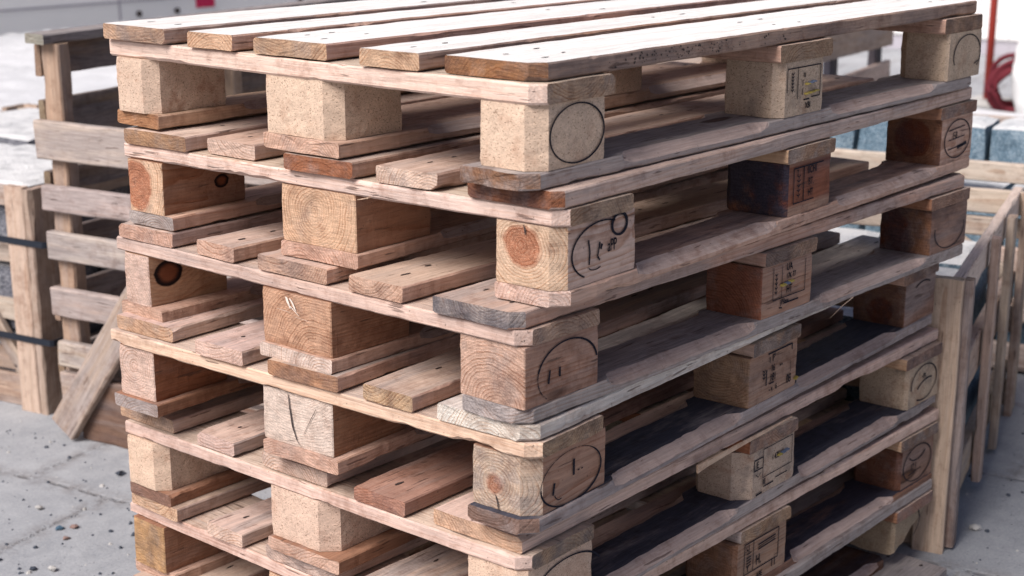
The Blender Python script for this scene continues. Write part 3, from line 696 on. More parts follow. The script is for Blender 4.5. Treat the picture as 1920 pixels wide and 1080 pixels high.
def ex_b(s, a, h):
    s.poly([(.32*a, .52*h), (.30*a, .30*h)], .0034); s.poly([(.45*a, .52*h), (.45*a, .36*h)], .0038)
ell(2, 0, .56, .42, .40, .50, 8, 168, .26, .0032, ex_b)
o, a, h = S(2, 0); s = Stamp(); s.arc(.56*a, .42*h, .40*a, .50*h, 168, 225, .002); s.build(o, 0, 0, .48)
def ex_c(s, a, h):
    s.poly([(.27*a, .46*h), (.25*a, .26*h)], .004); s.arc(.34*a, .30*h, .07*a, .16*h, 200, 290, .002); s.poly([(.53*a, .72*h), (.53*a, .44*h)], .0042); s.text('- -', .58*a, .44*h, .018, .7)
ell(3, 0, .50, .44, .41, .46, 180, 400, .26, .0034, ex_c)
o, a, h = S(3, 0); s = Stamp(); s.arc(.50*a, .44*h, .41*a, .46*h, 40, 180, .0016); s.build(o, 0, 0, .46)
ell(4, 0, .62, .42, .50, .46, 20, 160, .24, .0032)
# far blocks
ell(0, 2, .55, .5, .40, .43, -40, 205, .16, .003, lambda s, a, h: s.poly([(.78*a, .27*h), (.90*a, .33*h)], .002))
def ex_d(s, a, h):
    for q in (.72, .50, .30): s.line(.22*a, q*h, .72*a, (q+.03)*h, .0018)
    s.text('F-B', .35*a, .52*h, .016, .8); s.poly([(.5*a, .30*h), (.80*a, .35*h)], .006)
ell(1, 2, .50, .5, .40, .42, 0, 360, .24, .003, ex_d)
ell(2, 2, .5, .48, .40, .43, 170, 370, .36, .0026)
ell(3, 2, .55, .5, .38, .42, 55, 130, .28, .0034)
def ex_e(s, a, h): s.arc(.62*a, .22*h, .36*a, .34*h, 70, 150, .004); s.text('-m', .42*a, .60*h, .018, .8)
ell(4, 2, .5, .5, .40, .42, -120, 190, .22, .003, ex_e)
def ex_f(s, a, h): s.arc(.48*a, .78*h, .24*a, .20*h, 200, 345, .003); s.text('17 1', .30*a, .38*h, .016, .8); s.line(.25*a, .28*h, .62*a, .33*h, .0018)
ell(5, 2, .5, .5, .41, .43, 0, 360, .22, .0028, ex_f)
ell(6, 2, .45, .72, .38, .42, -60, 60, .22, .003)
# framed marks on the middle blocks
def frame(s, x0, z0, x1, z1, col=None, w=.0016, sides='TBLR'):
    if 'T' in sides: s.line(x0, z1, x1, z1, w)
    if 'B' in sides: s.line(x0, z0, x1, z0, w)
    if 'L' in sides: s.line(x0, z0, x0, z1, w)
    if 'R' in sides: s.line(x1, z0, x1, z1, w)
    if col: s.line(col, z0, col, z1, w*.9)
def wheat(s, x, z0, z1, n=5, w=.004):       # the ear-like mark in the narrow column
    for i in range(n):
        q = z0+(z1-z0)*i/(n-1); s.line(x-w, q+.003, x, q, .0016); s.line(x+w, q+.003, x, q, .0016)
    s.line(x, z0-.003, x, z1, .0012)
o, a, h = S(0, 1); s = Stamp(); frame(s, .14*a, .30*h, .90*a, .88*h, .38*a, .0017, 'TR'); s.line(.14*a, .45*h, .14*a, .88*h); s.line(.70*a, .30*h, .90*a, .30*h); s.line(.38*a, .30*h, .38*a, .88*h, .0014)
wheat(s, .26*a, .46*h, .76*h, 6, .0035); s.text('II', .50*a, .68*h, .010, 1.4); s.text('I', .48*a, .52*h, .014, .8); s.text('I', .48*a, .36*h, .014, .8); s.line(.52*a, .27*h, .66*a, .27*h, .002); s.text('XBI', .56*a, .10*h, .013, .8)
s.build(o, 0, 0, .26); plug(o, .56*a, .54*h, .026, (0, 1, 1)); plug(o, .55*a, .36*h, .036, (0, 0, 0))
o, a, h = S(1, 1); s = Stamp(); frame(s, .14*a, .22*h, .80*a, .88*h, .36*a, .002, 'TL'); s.line(.14*a, .22*h, .60*a, .22*h, .0016); s.line(.36*a, .24*h, .36*a, .88*h, .0024)
wheat(s, .25*a, .34*h, .70*h, 5, .005); s.text('IICHI', .44*a, .72*h, .016, .78); s.text('BT.', .46*a, .50*h, .015, .8); s.text('HT', .46*a, .29*h, .015, .8); s.text('T', .20*a, .74*h, .012, .8)
s.build(o, 0, 0, .24)
o, a, h = S(2, 1); s = Stamp(); frame(s, .21*a, .30*h, .84*a, .93*h, .38*a, .0014, 'LBR'); wheat(s, .27*a, .42*h, .76*h, 5, .0035)
s.text('UA', .46*a, .80*h, .016, .75); s.text('17K 77', .46*a, .64*h, .012, .75); s.text('HT', .47*a, .36*h, .017, .7); s.line(.44*a, .18*h, .72*a, .18*h, .0024); s.text('JPSbus', .36*a, .17*h, .011, .8); s.line(.34*a, .12*h, .40*a, .10*h, .002)
s.build(o, 0, 0, .27); plug(o, .36*a, .53*h, .032, (0, 1, 0), .003)
o, a, h = S(3, 1); s = Stamp(); s.line(.36*a, .93*h, .86*a, .93*h, .0024); s.line(.86*a, .80*h, .86*a, .93*h, .0026); s.line(.84*a, .36*h, .84*a, .58*h, .0012); s.line(.34*a, .30*h, .34*a, .62*h, .0026)
s.line(.40*a, .74*h, .40*a, .86*h, .0022); s.text("P'", .45*a, .74*h, .017, .8); s.text('16', .43*a, .54*h, .016, .7); s.text('..', .60*a, .58*h, .026, .9); s.text('181', .41*a, .35*h, .017, .75); s.line(.40*a, .31*h, .50*a, .31*h, .0022)
s.text('- x . 6', .40*a, .14*h, .013, .8); s.text('08', .76*a, .14*h, .020, .72); wheat(s, .29*a, .46*h, .60*h, 3, .004); s.build(o, 0, 0, .22); plug(o, .93*a, .14*h, .008, (0, 0, 0))
o, a, h = S(4, 1); s = Stamp(); frame(s, .34*a, .36*h, .92*a, .95*h, None, .0013, 'TLBR'); frame(s, .17*a, .58*h, .34*a, .80*h, None, .002); s.text('E', .21*a, .62*h, .015, .9); s.poly([(.20*a, .50*h), (.25*a, .42*h), (.30*a, .50*h)], .0014)
s.text('I 43515', .52*a, .62*h, .014, .8); s.text('III', .34*a, .20*h, .014, .8); s.line(.36*a, .16*h, .56*a, .16*h, .0022); s.line(.60*a, .22*h, .84*a, .22*h, .0018); s.line(.22*a, .05*h, .34*a, .06*h, .003)
s.build(o, 0, 0, .28); plug(o, .62*a, .66*h, .032, (0, 1, 1))
o, a, h = S(5, 1); s = Stamp(); frame(s, .16*a, .28*h, .82*a, .93*h, .33*a, .0018, 'LTBR'); s.text('L.J', .19*a, .78*h, .013, .7); 
for q in (.70, .62, .56, .50, .44): s.line(.20*a, q*h, .29*a, (q+.01)*h, .0018)
s.text('Y', .20*a, .31*h, .016, .8)
for q in (.78, .73, .68): s.line(.42*a, q*h, .76*a, (q+.02)*h, .0022 if q != .73 else .0012)
s.text('H.', .38*a, .36*h, .024, .7); s.text('11', .68*a, .12*h, .020, .8); s.text('8', .20*a, .02*h, .014, .9); s.text('ABE', .40*a, .06*h, .013, .8); s.build(o, 0, 0, .24)

# ------------------------------------------------------------------ crates of slats
CW = (.50, .42, .365)
def crate_board(par, name, p0, p1, w, t, up, tint=None, weather=.35, stain=.15, nails=True, label=None, rough=1.3, cap=None):
    """board from p0 to p1 (its centre line), width w along 'up', thickness t"""
    p0 = Vector(p0); p1 = Vector(p1); d = p1-p0; L = d.length; ex = d.normalized(); ey = Vector(up); ey = (ey-ex*ey.dot(ex)).normalized(); ez = ex.cross(ey)
    M = Matrix((ex, ey, ez)).transposed().to_4x4(); M.translation = p0-ey*w/2-ez*t/2
    nl = []
    if nails:
        for xx in (.025, L-.025):
            for q in (.28, .72): nl.append((xx+random.uniform(-.006, .006), w*q, .0045, .0035))
    tint = jit(tint or CW, .08)
    o = board(name, par, M, L, w, t, tint=tint, cap=cap or jit(tint, .1), top=tint, fx=(weather, stain, .5), fxcap=(.2, .1, .8), nails=nl, rough=rough, step=.03, twist=random.uniform(-.006, .006), label=label)
    return o
Zu = (0, 0, 1)

# tall open crate behind the left of the stack; local x = along its front to the right, y = depth away from the camera
def frame_at(o, ang): return Matrix.Translation((o[0], o[1], GZ)) @ Matrix.Rotation(ang, 4, 'Z')
A_L2 = math.radians(-78.85)
def L2():
    p = thing('slatted_crate', 'tall open slatted crate with a cap rail, behind the left side of the pallet stack', 'crate', mat=frame_at((.578, 1.880), A_L2), group='wooden slatted crates')
    W, Dp, H = .86, 1.25, .905; g = -GZ
    for (x, y) in ((.028, .03), (W-.028, .03), (.028, Dp-.03), (W-.028, Dp-.03), (.028, .62)):
        crate_board(p, 'post', (x, y, 0), (x, y, H-.022), .052, .036, (1, 0, 0), nails=False, tint=(.46, .36, .28))
    for z0, z1, xo in ((.630, .716, -.012), (.514, .572, -.006), (.402, .466, 0), (.271, .336, -.002), (.152, .21, .008), (.0, .137, .010)):
        wz = z1-z0
        crate_board(p, 'slat', (xo, -.001, (z0+z1)/2), (W, -.001, (z0+z1)/2-.004), wz, .02, (0, 0, -1), tint=(.54, .46, .41) if z0 > .3 else CW, weather=.5, stain=.28 if .35 < z0 < .45 else .08)
    for (z0, z1) in ((.81, .88), (.66, .757), (.545, .597), (.40, .46), (.25, .33), (.1, .18)):
        crate_board(p, 'slat', (-.012, -.005+.02, (z0+z1)/2), (-.012, Dp, (z0+z1)/2), z1-z0, .018, Zu, tint=(.34, .26, .20), weather=.5, stain=.35)
        crate_board(p, 'slat', (W+.013, 0.02, (z0+z1)/2), (W+.013, Dp, (z0+z1)/2), z1-z0, .018, Zu, tint=(.40, .31, .25), weather=.4)
    for (z0, z1) in ((.66, .75), (.40, .46), (.1, .18)):
        crate_board(p, 'slat', (0.03, Dp+.012, (z0+z1)/2), (W-.03, Dp+.012, (z0+z1)/2), z1-z0, .018, Zu, tint=(.44, .34, .27))
    crate_board(p, 'cap_rail', (.012, -.014, H-.010), (.012, Dp+.03, H-.010), .055, .022, (1, 0, 0), tint=(.40, .36, .33), weather=.8, stain=.2)
    crate_board(p, 'cap_rail', (W-.012, -.03, H-.010), (W-.012, Dp+.03, H-.010), .055, .022, (1, 0, 0), tint=(.40, .36, .33), weather=.8)
    crate_board(p, 'floor_board', (.04, .2, .02), (W-.04, .2, .02), .2, .02, (0, 1, 0), nails=False); crate_board(p, 'floor_board', (.04, .7, .02), (W-.04, .7, .02), .2, .02, (0, 1, 0), nails=False)
    # sloping brace inside
    crate_board(p, 'brace', (.01, .70, .50), (.01, 1.2, .60), .05, .018, Zu, tint=(.5, .42, .36))
L2()

def granite(name, label, loc, rz, dims, group, seed, mat=None):
    a, b, c = dims; n = (max(3, int(a/.03)), max(3, int(b/.03)), max(3, int(c/.03)))
    vs = []; idx = {}; fs = []
    def vid(i, j, k):
        if (i, j, k) not in idx:
            q = [(i/n[0]-.5)*a, (j/n[1]-.5)*b, k/n[2]*c]
            m = .006 if (k in (0, n[2])) else .009
            e = sum(((i in (0, n[0])), (j in (0, n[1])), (k in (0, n[2]))))
            d = Vector((nz(q, 9, seed), nz(q, 9, seed+3), nz(q, 9, seed+6)))*m*.8+Vector((nz(q, 34, seed), nz(q, 34, seed+3), nz(q, 34, seed+6)))*m*.35
            if e >= 2: q = [q[0]*(1-.004/a*e), q[1]*(1-.004/b*e), q[2] - (.003*e if k == n[2] else 0)]
            idx[(i, j, k)] = len(vs); vs.append((q[0]+d.x, q[1]+d.y, max(0., q[2]+d.z*.7)))
        return idx[(i, j, k)]
    for i in range(n[0]):
        for j in range(n[1]):
            fs.append((vid(i, j, 0), vid(i, j+1, 0), vid(i+1, j+1, 0), vid(i+1, j, 0))); fs.append((vid(i, j, n[2]), vid(i+1, j, n[2]), vid(i+1, j+1, n[2]), vid(i, j+1, n[2])))
    for i in range(n[0]):
        for k in range(n[2]):
            fs.append((vid(i, 0, k), vid(i+1, 0, k), vid(i+1, 0, k+1), vid(i, 0, k+1))); fs.append((vid(i, n[1], k), vid(i, n[1], k+1), vid(i+1, n[1], k+1), vid(i+1, n[1], k)))
    for j in range(n[1]):
        for k in range(n[2]):
            fs.append((vid(0, j, k), vid(0, j, k+1), vid(0, j+1, k+1), vid(0, j+1, k))); fs.append((vid(n[0], j, k), vid(n[0], j+1, k), vid(n[0], j+1, k+1), vid(n[0], j, k+1)))
    me = D.meshes.new(name); me.from_pydata(vs, [], fs)
    setattr_(me, 'gc', 'FLOAT_VECTOR', 'POINT', np.array(vs)+seed*.37)
    o = link(name, me, None, None, (mat or GRAN,)); o.location = loc; o.rotation_euler = (0, 0, rz)
    tag(o, label, 'stone block', group); return o

# low crate at the left edge, front-right corner at (.60,1.99); local x = to the right, so it spans x -W..0
def L1():
    p = thing('strapped_crate', 'low slatted crate of stone with two black straps, at the left edge of the photo', 'crate', mat=frame_at((.612, 2.000), A_L2), group='wooden slatted crates')
    W, Dp, H = 1.0, .95, .546
    for (sx, sg) in ((-.032, 1), (-W+.032, -1)):
        for y, q in ((-.012, 1), (Dp+.012, -1)):
            crate_board(p, 'post', (sx, y, 0), (sx, y, H), .060, .022, (1, 0, 0), tint=(.54, .43, .35), weather=.15, stain=.03)
            crate_board(p, 'post', (sx+sg*.043, y+q*.033, 0), (sx+sg*.043, y+q*.033, H-.003), .088, .022, (0, 1, 0), tint=(.46, .36, .30), weather=.25, stain=.06)
    zs = ((.470, .516), (.334, .380), (.192, .242), (.066, .120), (0, .056))
    for (z0, z1) in zs:
        z0 += -GZ if z0 else 0; z1 += -GZ
        crate_board(p, 'slat', (-W, .010, (z0+z1)/2), (-.05, .010, (z0+z1)/2), z1-z0, .020, Zu, tint=CW if z0 > .15 else (.38, .29, .23), weather=.3)
        crate_board(p, 'slat', (-W, Dp-.01, (z0+z1)/2), (-.05, Dp-.01, (z0+z1)/2), z1-z0, .020, Zu, tint=(.56, .46, .39))
        crate_board(p, 'slat', (-.012, .10, (z0+z1)/2), (-.012, Dp-.08, (z0+z1)/2), z1-z0, .020, Zu, tint=CW)
        crate_board(p, 'slat', (-W+.012, .10, (z0+z1)/2), (-W+.012, Dp-.08, (z0+z1)/2), z1-z0, .020, Zu, tint=CW)
    crate_board(p, 'brace', (-.27, -.004, .40), (-.055, -.004, .085), .040, .018, Zu, tint=(.5, .4, .33))
    for zc in (.424, .189):
        me = D.meshes.new('strap'); x0, x1, y0, y1 = -W-.013, .0575, -.0255, Dp+.0255; vs = []; fs = []
        for (x, y, s_) in ((x0, y0, 0), (x1-.006, y0, -.006), (x1, y0+.006, -.006), (x1, y1, 0), (x0, y1, 0)):
            for zz in (-.0075, .0075): vs.append((x, y, zc+zz+s_))
        for i in range(5): j = (i+1) % 5; fs.append((2*i, 2*j, 2*j+1, 2*i+1))
        me.from_pydata(vs, [], fs); so = link('strap', me, p, Matrix.Identity(4), (PLASTIC_STRAP,))
        mod = so.modifiers.new('thick', 'SOLIDIFY'); mod.thickness = .0025; mod.offset = 0
L1()
Mx = frame_at((.612, 2.000), A_L2)
LG = 'granite blocks in the strapped crate'
n = 0
for iz, (z0, hh) in enumerate(((.01, .17), (.185, .16), (.350, .185))):
    for ix in range(2 if iz == 2 else 4):
        for iy in range(2 if iz == 2 else 4):
            if iy in (1, 2) and iz < 2: continue
            q = Mx @ Vector((-.155-.232*ix, .125+.235*iy, z0) if iz < 2 else (-.27-.47*ix, .245+.475*iy, z0+(random.uniform(-.012, .012) if iz == 2 else 0)))
            granite('granite_block', 'rough granite block packed inside the black-strapped crate', q, A_L2+random.uniform(-.02, .02), (.222, .222, hh) if iz < 2 else (.455, .46, hh), LG, 20+n, GRANG); n += 1

# leaning board and wide board at the foot of the tall crate
Mf = frame_at((.578, 1.880), A_L2)
def loose(name, label, cat, p0, p1, w, t, up, **kw):
    e = thing(name, label, cat, loc=(0, 0, 0)); 
    o = crate_board(None, name, p0, p1, w, t, up, **kw)
    D.objects.remove(e); tag(o, label, cat); return o
def mf(x, y, z): return Mf @ Vector((x, y, z))
loose('leaning_plank', 'brown plank leaning slantwise against the tall crate left of the pallet stack', 'plank', mf(.062, -.062, .026), mf(.40, -.024, .52), .076, .022, mf(1, 0, 0)-mf(0, 0, 0), tint=(.44, .35, .30), weather=.5, stain=.12)
loose('wide_plank', 'wide dark brown plank standing on edge behind the leaning plank', 'plank', mf(.10, -.035, .075), mf(.72, -.045, .075), .15, .02, (0, 0, -1), tint=(.24, .16, .12), weather=.25, stain=.25)

# second low crate, right of the stack
A_R1 = math.radians(16.)
def R1():
    # local x along the long side away from the camera, y to the back-left
    p = thing('stone_crate', 'low pale slatted crate of granite standing against the right end of the pallet stack', 'crate', mat=frame_at((1.246, .014), A_R1), group='wooden slatted crates')
    W, Dp, H = .86, .80, .534
    PT = (.53, .42, .34)
    # front face posts (seen from the camera), each an L of two boards
    crate_board(p, 'post', (-.010, .030, 0), (-.010, .030, H), .060, .022, (0, -1, 0), tint=PT, weather=.1, stain=.05)
    crate_board(p, 'post', (.019, -.006, .006), (.019, -.006, H-.006), .034, .020, (1, 0, 0), tint=(.36, .28, .23), weather=.5, stain=.3)
    crate_board(p, 'post', (-.010, Dp-.03, 0), (-.010, Dp-.03, H), .060, .022, (0, -1, 0), tint=PT)
    for s_, dz in ((.316, .030), (.575, .012), (.845, .0), (.885, .006)):
        crate_board(p, 'post', (s_, -.012, dz), (s_+.006, -.014, H+(.008 if s_ < .5 else 0)), .034, .018, (1, 0, 0), tint=(.50, .40, .325), weather=.3, stain=.3)
    crate_board(p, 'rail', (.005, .012, H-.030), (W+.05, .012, H-.028), .058, .022, (0, 0, 1), tint=(.62, .54, .46), weather=.05, stain=0)
    for (z0, z1) in ((.27, .35), (.06, .13)):
        crate_board(p, 'slat', (.0, .012, (z0+z1)/2), (W, .012, (z0+z1)/2), z1-z0, .022, Zu, tint=PT)
    for (z0, z1) in ((.455, .515), (.30, .36), (.15, .21), (.0, .075)):
        crate_board(p, 'slat', (.012, .03, (z0+z1)/2), (.012, Dp, (z0+z1)/2), z1-z0, .020, Zu, tint=PT, weather=.15)
    for (z0, z1) in ((.480, .534), (.425, .470), (.20, .26), (.02, .08)):
        crate_board(p, 'slat', (W, -.02, (z0+z1)/2), (W, Dp, (z0+z1)/2), z1-z0, .020, Zu, tint=(.50, .43, .37), weather=.3)
    for (z0, z1) in ((.47, .53), (.25, .31), (.02, .08)):
        crate_board(p, 'slat', (0, Dp, (z0+z1)/2), (W, Dp, (z0+z1)/2), z1-z0, .020, Zu, tint=PT)
    crate_board(p, 'brace', (W-.022, .03, .335), (W-.022, .30, .56-.06), .060, .018, Zu, tint=(.55, .45, .38))
R1()
Mr = frame_at((1.246, .014), A_R1)
RG = 'granite blocks in the low pale crate'
for iz, (z0, hh) in enumerate(((.01, .205), (.22, .205))):
    for ix in range(3):
        for iy in range(3):
            q = Mr @ Vector((.165+.262*ix, .17+.245*iy, z0+(random.uniform(-.006, .01) if iz else 0)))
            granite('granite_block', 'granite block packed inside the pale crate right of the stack', q, A_R1+random.uniform(-.03, .03), (.25, .235, hh), RG, 90+iz*9+ix*3+iy)

# third crate further right, heaped with paving stone
A_R3 = math.radians(11.2)
def R3():
    p = thing('stone_crate', 'long low crate with granite blocks heaped above its rail, behind the right crate', 'crate', mat=frame_at((2.44, .02), A_R3) @ T(0, 0, .008), group='wooden slatted crates')
    W, Dp, H = 1.45, .8, .534
    for y in (.03, W-.03):
        crate_board(p, 'post', (-.022, y, 0), (-.022, y, H), .06, .022, (0, 1, 0)); crate_board(p, 'post', (Dp, y, 0), (Dp, y, H), .06, .022, (0, 1, 0))
    for (z0, z1) in ((.484, .534), (.26, .32), (.13, .19), (0, .07)):
        crate_board(p, 'slat', (0, 0, (z0+z1)/2), (0, W, (z0+z1)/2), z1-z0, .022, Zu, tint=(.56, .47, .41), weather=.15, stain=.05)
        crate_board(p, 'slat', (Dp-.02, 0, (z0+z1)/2), (Dp-.02, W, (z0+z1)/2), z1-z0, .022, Zu)
        for y in (0, W): crate_board(p, 'slat', (.0, y, (z0+z1)/2), (Dp, y, (z0+z1)/2), z1-z0, .022, Zu)
R3()
M3 = frame_at((2.44, .02), A_R3)
SG = 'granite blocks heaped in the long far crate'
sn = 0
for iy in range(5):
    q = M3 @ Vector((.135, -.135+.36*iy, .02)); granite('granite_block', 'granite block in the front row of the long far crate, below its rail', q, A_R3+random.uniform(-.02, .02), (.22, .351, .452), 'granite blocks behind the far rail', 300+iy)
for iy in range(4):
    q = M3 @ Vector((.385, -.03+.36*iy, .02)); granite('granite_block', 'large granite block standing above the rail of the long far crate', q, A_R3+random.uniform(-.03, .03), (.22, .349, .567+random.uniform(-.004, .004)), SG, 330+iy)

# tall crate far behind, seen under the top pallet
def R2():
    p = thing('slatted_crate', 'far slatted crate with dark sheeting inside, seen under the right end of the top pallet', 'crate', mat=frame_at((3.1, 1.52), math.radians(6.4)), group='wooden slatted crates')
    W, Dp, H = 1.05, .8, .76
    for x in (.03, .52, W-.10): 
        crate_board(p, 'post', (x, .02, 0), (x, .02, H), .07, .03, (1, 0, 0), tint=(.12, .10, .10), weather=.2, stain=.6); crate_board(p, 'post', (x, Dp, 0), (x, Dp, H), .07, .03, (1, 0, 0))
    crate_board(p, 'slat', (0, 0, .68), (W, 0, .68), .15, .022, Zu, tint=(.48, .37, .31), weather=.4)
    crate_board(p, 'slat', (0, 0, .43), (W-.01, 0, .47), .16, .022, Zu, tint=(.54, .44, .38), weather=.2)
    crate_board(p, 'slat', (0, 0, .2), (W, 0, .2), .1, .022, Zu, tint=(.5, .41, .36))
    for z in (.66, .12):
        crate_board(p, 'slat', (0, Dp+.02, z), (W, Dp+.02, z), .12, .022, Zu); crate_board(p, 'slat', (0, 0, z), (0, Dp, z), .12, .022, Zu)
R2()
me = D.meshes.new('dark_sheet'); vs = []; fs = []
for i in range(13):
    for j in range(9):
        vs.append((.05+i*.075, .16+.03*math.sin(i*1.3)+.02*math.sin(j*2+i)+j*.05, .02+.30+.22*math.sin(j/8*1.5+.2)+.02*math.sin(i*2.1+j)-.02*i*.6))
for i in range(12):
    for j in range(8): fs.append((i*9+j, i*9+9+j, i*9+10+j, i*9+j+1))
me.from_pydata(vs, [], fs)
o = link('dark_sheet', me, None, frame_at((3.1, 1.52), math.radians(6.4)), (DARKSHEET,)); tag(o, 'crumpled dark blue sheeting lying in the far crate', 'plastic sheet'); me.polygons.foreach_set('use_smooth', [True]*len(fs))

# ------------------------------------------------------------------ white site cabin, sheeting, fence, hose, bag
def boxv(vs, fs, a, b):
    q = len(vs)
    for z in (a[2], b[2]):
        for (x, y) in ((a[0], a[1]), (b[0], a[1]), (b[0], b[1]), (a[0], b[1])): vs.append((x, y, z))
    for f in ((3, 2, 1, 0), (4, 5, 6, 7), (0, 1, 5, 4), (1, 2, 6, 5), (2, 3, 7, 6), (3, 0, 4, 7)): fs.append(tuple(q+i for i in f))
def boxes(name, parent, mat, lst, bevel=0):
    vs = []; fs = []
    for a, b in lst: boxv(vs, fs, a, b)
    me = D.meshes.new(name); me.from_pydata(vs, [], fs)
    o = link(name, me, parent, Matrix.Identity(4) if parent else None, (mat,))
    if bevel: m = o.modifiers.new('b', 'BEVEL'); m.width = bevel; m.segments = 2
    return o
cab = thing('site_cabin', 'long white panelled site cabin wall behind the left crates', 'cabin', mat=frame_at((1.2, 7.42), 0.0))
boxes('wall', cab, WHITE, [((0, 0, .12), (9.5, 2.4, 2.6))], .02)
for z in (.43, 1.3, 2.1): boxes('seam', cab, SEAM, [((0, -.006, z-.007), (9.5, .002, z+.007))])
for x in (1.2, 3.63, 6.1): boxes('joint', cab, SEAM, [((x-.006, -.005, .12), (x+.006, .002, 2.6))])
boxes('base_rail', cab, SEAM, [((0.02, -.012, .02), (9.48, 2.3, .119))])
for x in (3.78, 4.09, 5.2):
    vs = []; fs = []; K = 12
    for r_, y in ((.020, -.001), (.020, -.012), (.012, -.016)):
        for k_ in range(K): vs.append((x+r_*math.cos(2*math.pi*k_/K), y, .345+r_*math.sin(2*math.pi*k_/K)))
    for l in range(2):
        for k_ in range(K): fs.append((l*K+k_, l*K+(k_+1) % K, l*K+K+(k_+1) % K, l*K+K+k_))
    fs.append(tuple(range(2*K, 3*K)))
    me = D.meshes.new('bolt'); me.from_pydata(vs, [], fs); link('bolt', me, cab, Matrix.Identity(4), (NAIL,))
boxes('sticker', cab, SIGNRED, [((4.255, -.008, .352), (4.41, -.001, .62))])

cab2 = thing('site_cabin', 'white cabin end wall behind the red post at the right', 'cabin', mat=frame_at((9.6, -2.5), math.radians(4)))
boxes('wall', cab2, WHITE, [((0, 0, .1), (2.4, 8.0, 2.6))], .02)
for y in (1.5, 3., 4.5, 6.): boxes('joint', cab2, SEAM, [((-.005, y-.006, .1), (.002, y+.006, 2.6))])
boxes('base_rail', cab2, SEAM, [((.02, .02, .0), (2.3, 7.9, .099))])

# low stacks under white sheeting, behind the left crates
def sheet(name, label, M, X, Y, H, seed):
    nx, ny = 60, 44; vs = []; fs = []
    for i in range(nx+1):
        for j in range(ny+1):
            x, y = X*i/nx, Y*j/ny
            e = min(x, X-x, y, Y-y); f = min(1, e/.12); f = f*f*(3-2*f)
            z = H*f
            # long folds running one way
            fold = (x*.8+y*.6); z += f*(.016*math.sin(fold*7+1.5*nz((x, y, 0), 1.5, seed))+.030*max(0, math.sin(fold*13+2*nz((x, y, 1), 2, seed)))**6+.012*nz((x, y, 0), 5, seed))
            vs.append((x, y, max(.004, z)))
    for i in range(nx):
        for j in range(ny): a = i*(ny+1)+j; fs.append((a, a+ny+1, a+ny+2, a+1))
    me = D.meshes.new(name); me.from_pydata(vs, [], fs); me.polygons.foreach_set('use_smooth', [True]*len(fs))
    o = link(name, me, None, M, (TARP,)); tag(o, label, 'tarpaulin'); return o
sheet('white_sheet', 'white sheeting draped over a low stack between the left crates and the cabin', frame_at((1.5, 3.35), math.radians(11)), 4.2, 3.1, .34, 5)
sheet('white_sheet', 'thin pale sheet standing in for the bright ground behind the far slatted crate', frame_at((4.6, 1.2), math.radians(8)), 2.0, 3.0, .04, 9)  # added sheet: the brightness of the open ground is put into its colour

def tube(name, pts, r, mat, parent=None, closed=False, K=8):
    vs = []; fs = []; n_ = len(pts)
    for i, p_ in enumerate(pts):
        p_ = Vector(p_); a = Vector(pts[(i-1) % n_ if closed else max(i-1, 0)]); b = Vector(pts[(i+1) % n_ if closed else min(i+1, n_-1)])
        t = (b-a).normalized(); u = t.cross(Vector((.13, .21, .97))); u = u.normalized() if u.length > 1e-4 else Vector((1, 0, 0)); w = t.cross(u)
        for k_ in range(K): an = 2*math.pi*k_/K; vs.append(tuple(p_+u*r*math.cos(an)+w*r*math.sin(an)))
    for i in range(n_ if closed else n_-1):
        j = (i+1) % n_
        for k_ in range(K): fs.append((i*K+k_, i*K+(k_+1) % K, j*K+(k_+1) % K, j*K+k_))
    if not closed: fs.append(tuple(reversed(range(K)))); fs.append(tuple(range((n_-1)*K, n_*K)))
    me = D.meshes.new(name); me.from_pydata(vs, [], fs); me.polygons.foreach_set('use_smooth', [True]*len(fs))
    return link(name, me, parent, Matrix.Identity(4) if parent else None, (mat,))
FP = Vector((6.87, 2.40, GZ)); fd = Vector((math.cos(math.radians(-62)), math.sin(math.radians(-62)), 0))
fen = thing('mesh_fence', 'thin grey wire mesh fence panel on a red post at the right', 'fence', loc=FP)
tube('post', [(0, 0, 0), (0, 0, 2.0)], .021, RED, fen, K=12); tube('post', [tuple(fd*2.2), tuple(fd*2.2+Vector((0, 0, 2.0)))], .021, RED, fen, K=12)
wires = []
vs = []; fs = []
def wire(a, b, r=.0028):
    a = Vector(a); b = Vector(b); t = (b-a).normalized(); u = t.cross(Vector((.3, .5, .8))).normalized(); w = t.cross(u); q = len(vs)
    for p_ in (a, b):
        for k_ in range(5): an = 2*math.pi*k_/5; vs.append(tuple(p_+u*r*math.cos(an)+w*r*math.sin(an)))
    for k_ in range(5): fs.append((q+k_, q+(k_+1) % 5, q+5+(k_+1) % 5, q+5+k_))
for i in range(1, 24): wire(fd*(.092*i)+Vector((0, 0, .2)), fd*(.092*i)+Vector((0, 0, 1.95)))
for i in range(15): wire(Vector((0, 0, .21+.124*i)), fd*2.2+Vector((0, 0, .21+.124*i)))
me = D.meshes.new('wire_mesh'); me.from_pydata(vs, [], fs); link('wire_mesh', me, fen, Matrix.Identity(4), (WIRE,))
# concrete foot
boxes('foot', fen, STONEP, [((-.12, -.10, 0), (.12, .10, .035))], .008); boxes('foot', fen, STONEP, [((fd.x*2.2-.12, fd.y*2.2-.1, 0), (fd.x*2.2+.12, fd.y*2.2+.1, .035))], .008)

pts = []
for i in range(420):
    a = 2*math.pi*i/42; rr_ = .122+.014*math.sin(i*.37)+.012*(i//42 % 3); pts.append((.02*math.sin(i*.21)+.016*(i//42)-.07, rr_*math.cos(a), .138+rr_*math.sin(a)))
hz = tube('hose_coil', pts, .014, HOSE); hz.location = (6.78, 2.20, GZ); hz.rotation_euler = (0, math.radians(-14), math.radians(32)); tag(hz, 'coil of red hose standing behind the mesh fence', 'hose')
